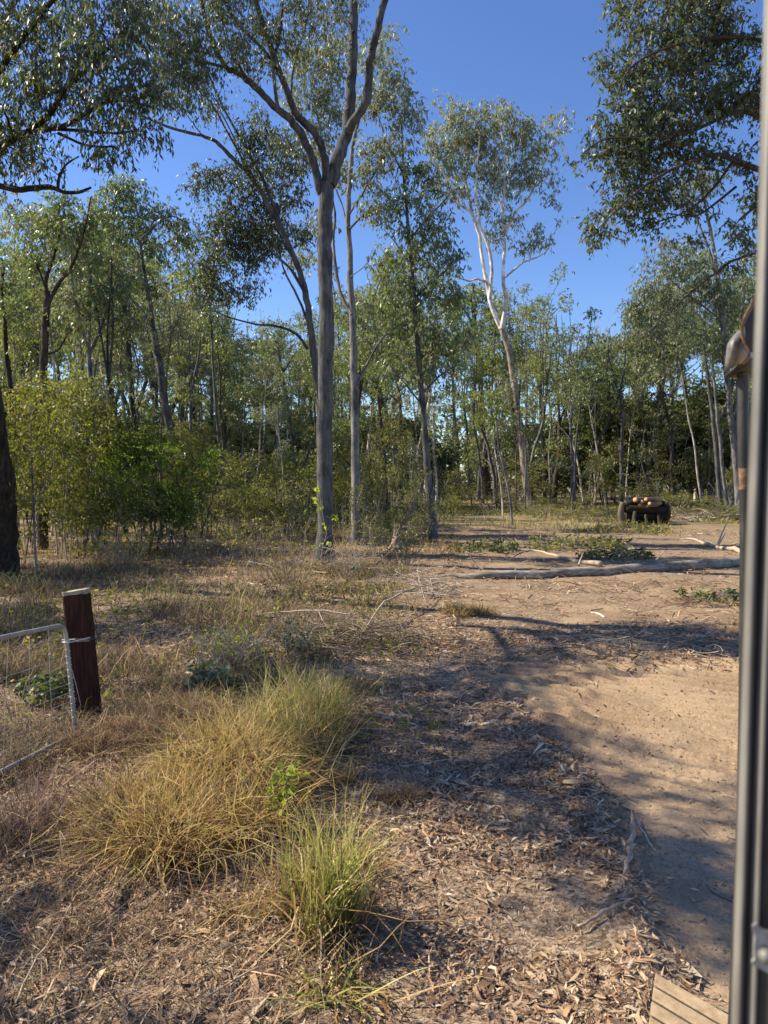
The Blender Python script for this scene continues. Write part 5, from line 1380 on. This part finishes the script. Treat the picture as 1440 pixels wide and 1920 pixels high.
def prof_sweep(pts, mat, name, parent):
    """pts: (px offset from the pillar edge, depth) polyline swept down the pillar"""
    ys = np.linspace(-420, 2500, 24)
    ex = np.interp(ys, [-420, 0, 500, 1000, 1900, 2500], [1458, 1443, 1428, 1408, 1379, 1362])
    V = []; k = len(pts)
    for yv, xv in zip(ys, ex):
        base = P(xv, yv, PY)
        for dx, dyy in pts: V.append(base + np.array([dx / F * PY, dyy, 0]))
    Qd = [[i * k + j, i * k + (j + 1) % k, (i + 1) * k + (j + 1) % k, (i + 1) * k + j] for i in range(len(ys) - 1) for j in range(k)]
    o = obj(name, np_mesh(name, V, Qd, mat, None, True), parent)
    o.location = -parent.location
    return o
def rnd(cx, cy, rx, ry, n=14): return [(cx + math.cos(a) * rx, cy + math.sin(a) * ry) for a in np.linspace(0, 2 * math.pi, n, endpoint=False)]
mach = empty('machine', (.7, 1.2, 0), 'cab window pillar, footplate and bracket of a dusty machine along the right edge', 'machine')
prof_sweep([(4, .012), (150, .012), (220, .05), (62, .05)], M['pillar'], 'pillar', mach)
prof_sweep(rnd(6, .004, 6, .006), M['lip'], 'outer_lip', mach)
prof_sweep([(12, .004), (24, .004), (24, .0115), (12, .0115)], M['pillar'], 'channel', mach)
prof_sweep(rnd(30, .000, 6, .007), M['lip'], 'inner_ridge', mach)
prof_sweep([(37, -.004), (128, -.012), (128, .0115), (37, .0115)], M['seal'], 'rubber_seal', mach)
def flat(pxs, Yd, mat, name, th=.0015, parent=mach, dys=None):
    V = [P(px, py, Yd + (dys[i] if dys else 0)) for i, (px, py) in enumerate(pxs)]
    n = len(V); V2 = [v + np.array([0, th, 0]) for v in V]
    me = bpy.data.meshes.new(name)
    me.from_pydata([tuple(v) for v in V + V2], [], [list(range(n))[::-1], list(range(n, 2 * n))] + [[i, (i + 1) % n, n + (i + 1) % n, n + i] for i in range(n)])
    me.materials.append(mat); o = obj(name, me, parent); o.location = -parent.location
    return o
tp_ = flat([(1411, 1736), (1420, 1731), (1424, 1738), (1436, 1745), (1462, 1752), (1462, 1828), (1438, 1824), (1428, 1818), (1412, 1810), (1410, 1803), (1416, 1798), (1414, 1775), (1416, 1757)], PY - .016, M['tape'], 'tape_patch')
W = Wood(); bc = P(1440, 1797, PY - .022)
W.tube(np.array([bc + (0, .006, 0), bc, bc + (0, -.003, 0)]), [.0065, .006, .004], 12, cap=True)
o = obj('bolt', W.mesh('bolt', M['lip']), tp_)
# bent lamp bracket
br = empty('lamp_bracket', (0, 0, 0)); br.parent = mach; br.location = -mach.location
def sheet(rows, mat, name, par):
    r = len(rows); k = len(rows[0])
    V = [P(*p) for row in rows for p in row]
    Qd = [[i * k + j, i * k + j + 1, (i + 1) * k + j + 1, (i + 1) * k + j] for i in range(r - 1) for j in range(k - 1)]
    me = np_mesh(name, V, Qd, mat, None, True)
    o = obj(name, me, par)
    so = o.modifiers.new('thickness', 'SOLIDIFY'); so.thickness = .003
    return o
sheet([[(1372, 636, 1.45), (1385, 622, 1.42), (1397, 616, 1.44), (1412, 612, 1.5)],
       [(1366, 648, 1.44), (1378, 640, 1.37), (1393, 634, 1.40), (1412, 630, 1.5)],
       [(1363, 675, 1.44), (1374, 662, 1.38), (1388, 655, 1.41), (1412, 652, 1.5)],
       [(1360, 704, 1.46), (1372, 688, 1.40), (1385, 678, 1.42), (1412, 676, 1.5)]], M['dull'], 'bent_sheet', br)
sheet([[(1360, 705, 1.47), (1385, 680, 1.44), (1412, 670, 1.46)], [(1361, 707, 1.50), (1386, 703, 1.52), (1412, 706, 1.54)], [(1368, 704, 1.60), (1388, 706, 1.62), (1412, 708, 1.62)]], M['blackpipe'], 'underside', br)
path = cr([P(1412, 560, 1.36), P(1401, 580, 1.36), P(1392, 598, 1.36), (P(1388, 618, 1.36)), P(1393, 640, 1.36), P(1401, 658, 1.36), P(1398, 670, 1.36), P(1386, 682, 1.36)], 3)
V = []; 
for p in path: V += [p, p + (.006, .001, 0), p + (.006 + .03 * p[0] / p[1], .03, 0), p + (.03 * p[0] / p[1], .03, 0)]
Qd = [[i * 4 + j, i * 4 + (j + 1) % 4, (i + 1) * 4 + (j + 1) % 4, (i + 1) * 4 + j] for i in range(len(path) - 1) for j in range(4)]
obj('rusty_strip', np_mesh('rusty_strip', V, Qd, M['rust'], None, True), br)
sheet([[(1405, 572, 1.40), (1440, 560, 1.42)], [(1393, 604, 1.40), (1440, 604, 1.46)], [(1396, 634, 1.40), (1440, 640, 1.46)], [(1404, 660, 1.40), (1440, 664, 1.44)]], M['seal'], 'inner_plate', br)
# rod that holds the bracket
W = Wood(); W.tube(cr([P(1393, 704, 1.5), P(1393, 800, 1.5), P(1394, 900, 1.5), P(1396, 1010, 1.5), P(1390, 1500, 1.5), P(1372, 1950, 1.5), P(1365, 2200, 1.5)], 3), [.0115, .011, .010, .009, .009, .011], 12)
rod = obj('support_rod', W.mesh('rod', M['blackpipe']), mach); rod.location = -mach.location
W = Wood(); W.tube(cr([P(1394.5, 878, 1.499), P(1395.5, 918, 1.499)], 3), [.0112, .0108], 12)
o = obj('rust_patch', W.mesh('rust_patch', M['rust']), rod)
# footplate of dusty ribbed boards
FZ = .95
def pl(px, py, z=FZ):
    g = G(px, py); k = (H - z) / H
    return np.array([g[0] * k, g[1] * k, z])
A = pl(1229, 1824); u_ = unit(pl(1350, 1893) - A); v_ = unit(pl(1216, 1922) - A)
fp = empty('footplate', (0, 0, 0)); fp.parent = mach; fp.location = -mach.location
def slab(a0, a1, b0, b1, z0, z1, mat, name):
    cs = [A + u_ * a0 + v_ * b0, A + u_ * a1 + v_ * b0, A + u_ * a1 + v_ * b1, A + u_ * a0 + v_ * b1]
    V = [tuple(c + (0, 0, z0)) for c in cs] + [tuple(c + (0, 0, z1)) for c in cs]
    me = bpy.data.meshes.new(name)
    me.from_pydata(V, [], [[3, 2, 1, 0], [4, 5, 6, 7], [0, 1, 5, 4], [1, 2, 6, 5], [2, 3, 7, 6], [3, 0, 4, 7]])
    me.materials.append(mat)
    o = obj(name, me, fp); bv = o.modifiers.new('bevel', 'BEVEL'); bv.width = .0025; bv.segments = 2
    return o
slab(.004, .60, .003, .35, -.022, -.008, M['seal'], 'base_plate')
for i in range(6): slab(0, .61, i * .062, i * .062 + .050, -.0075, 0, M['dust'], 'tread_board')
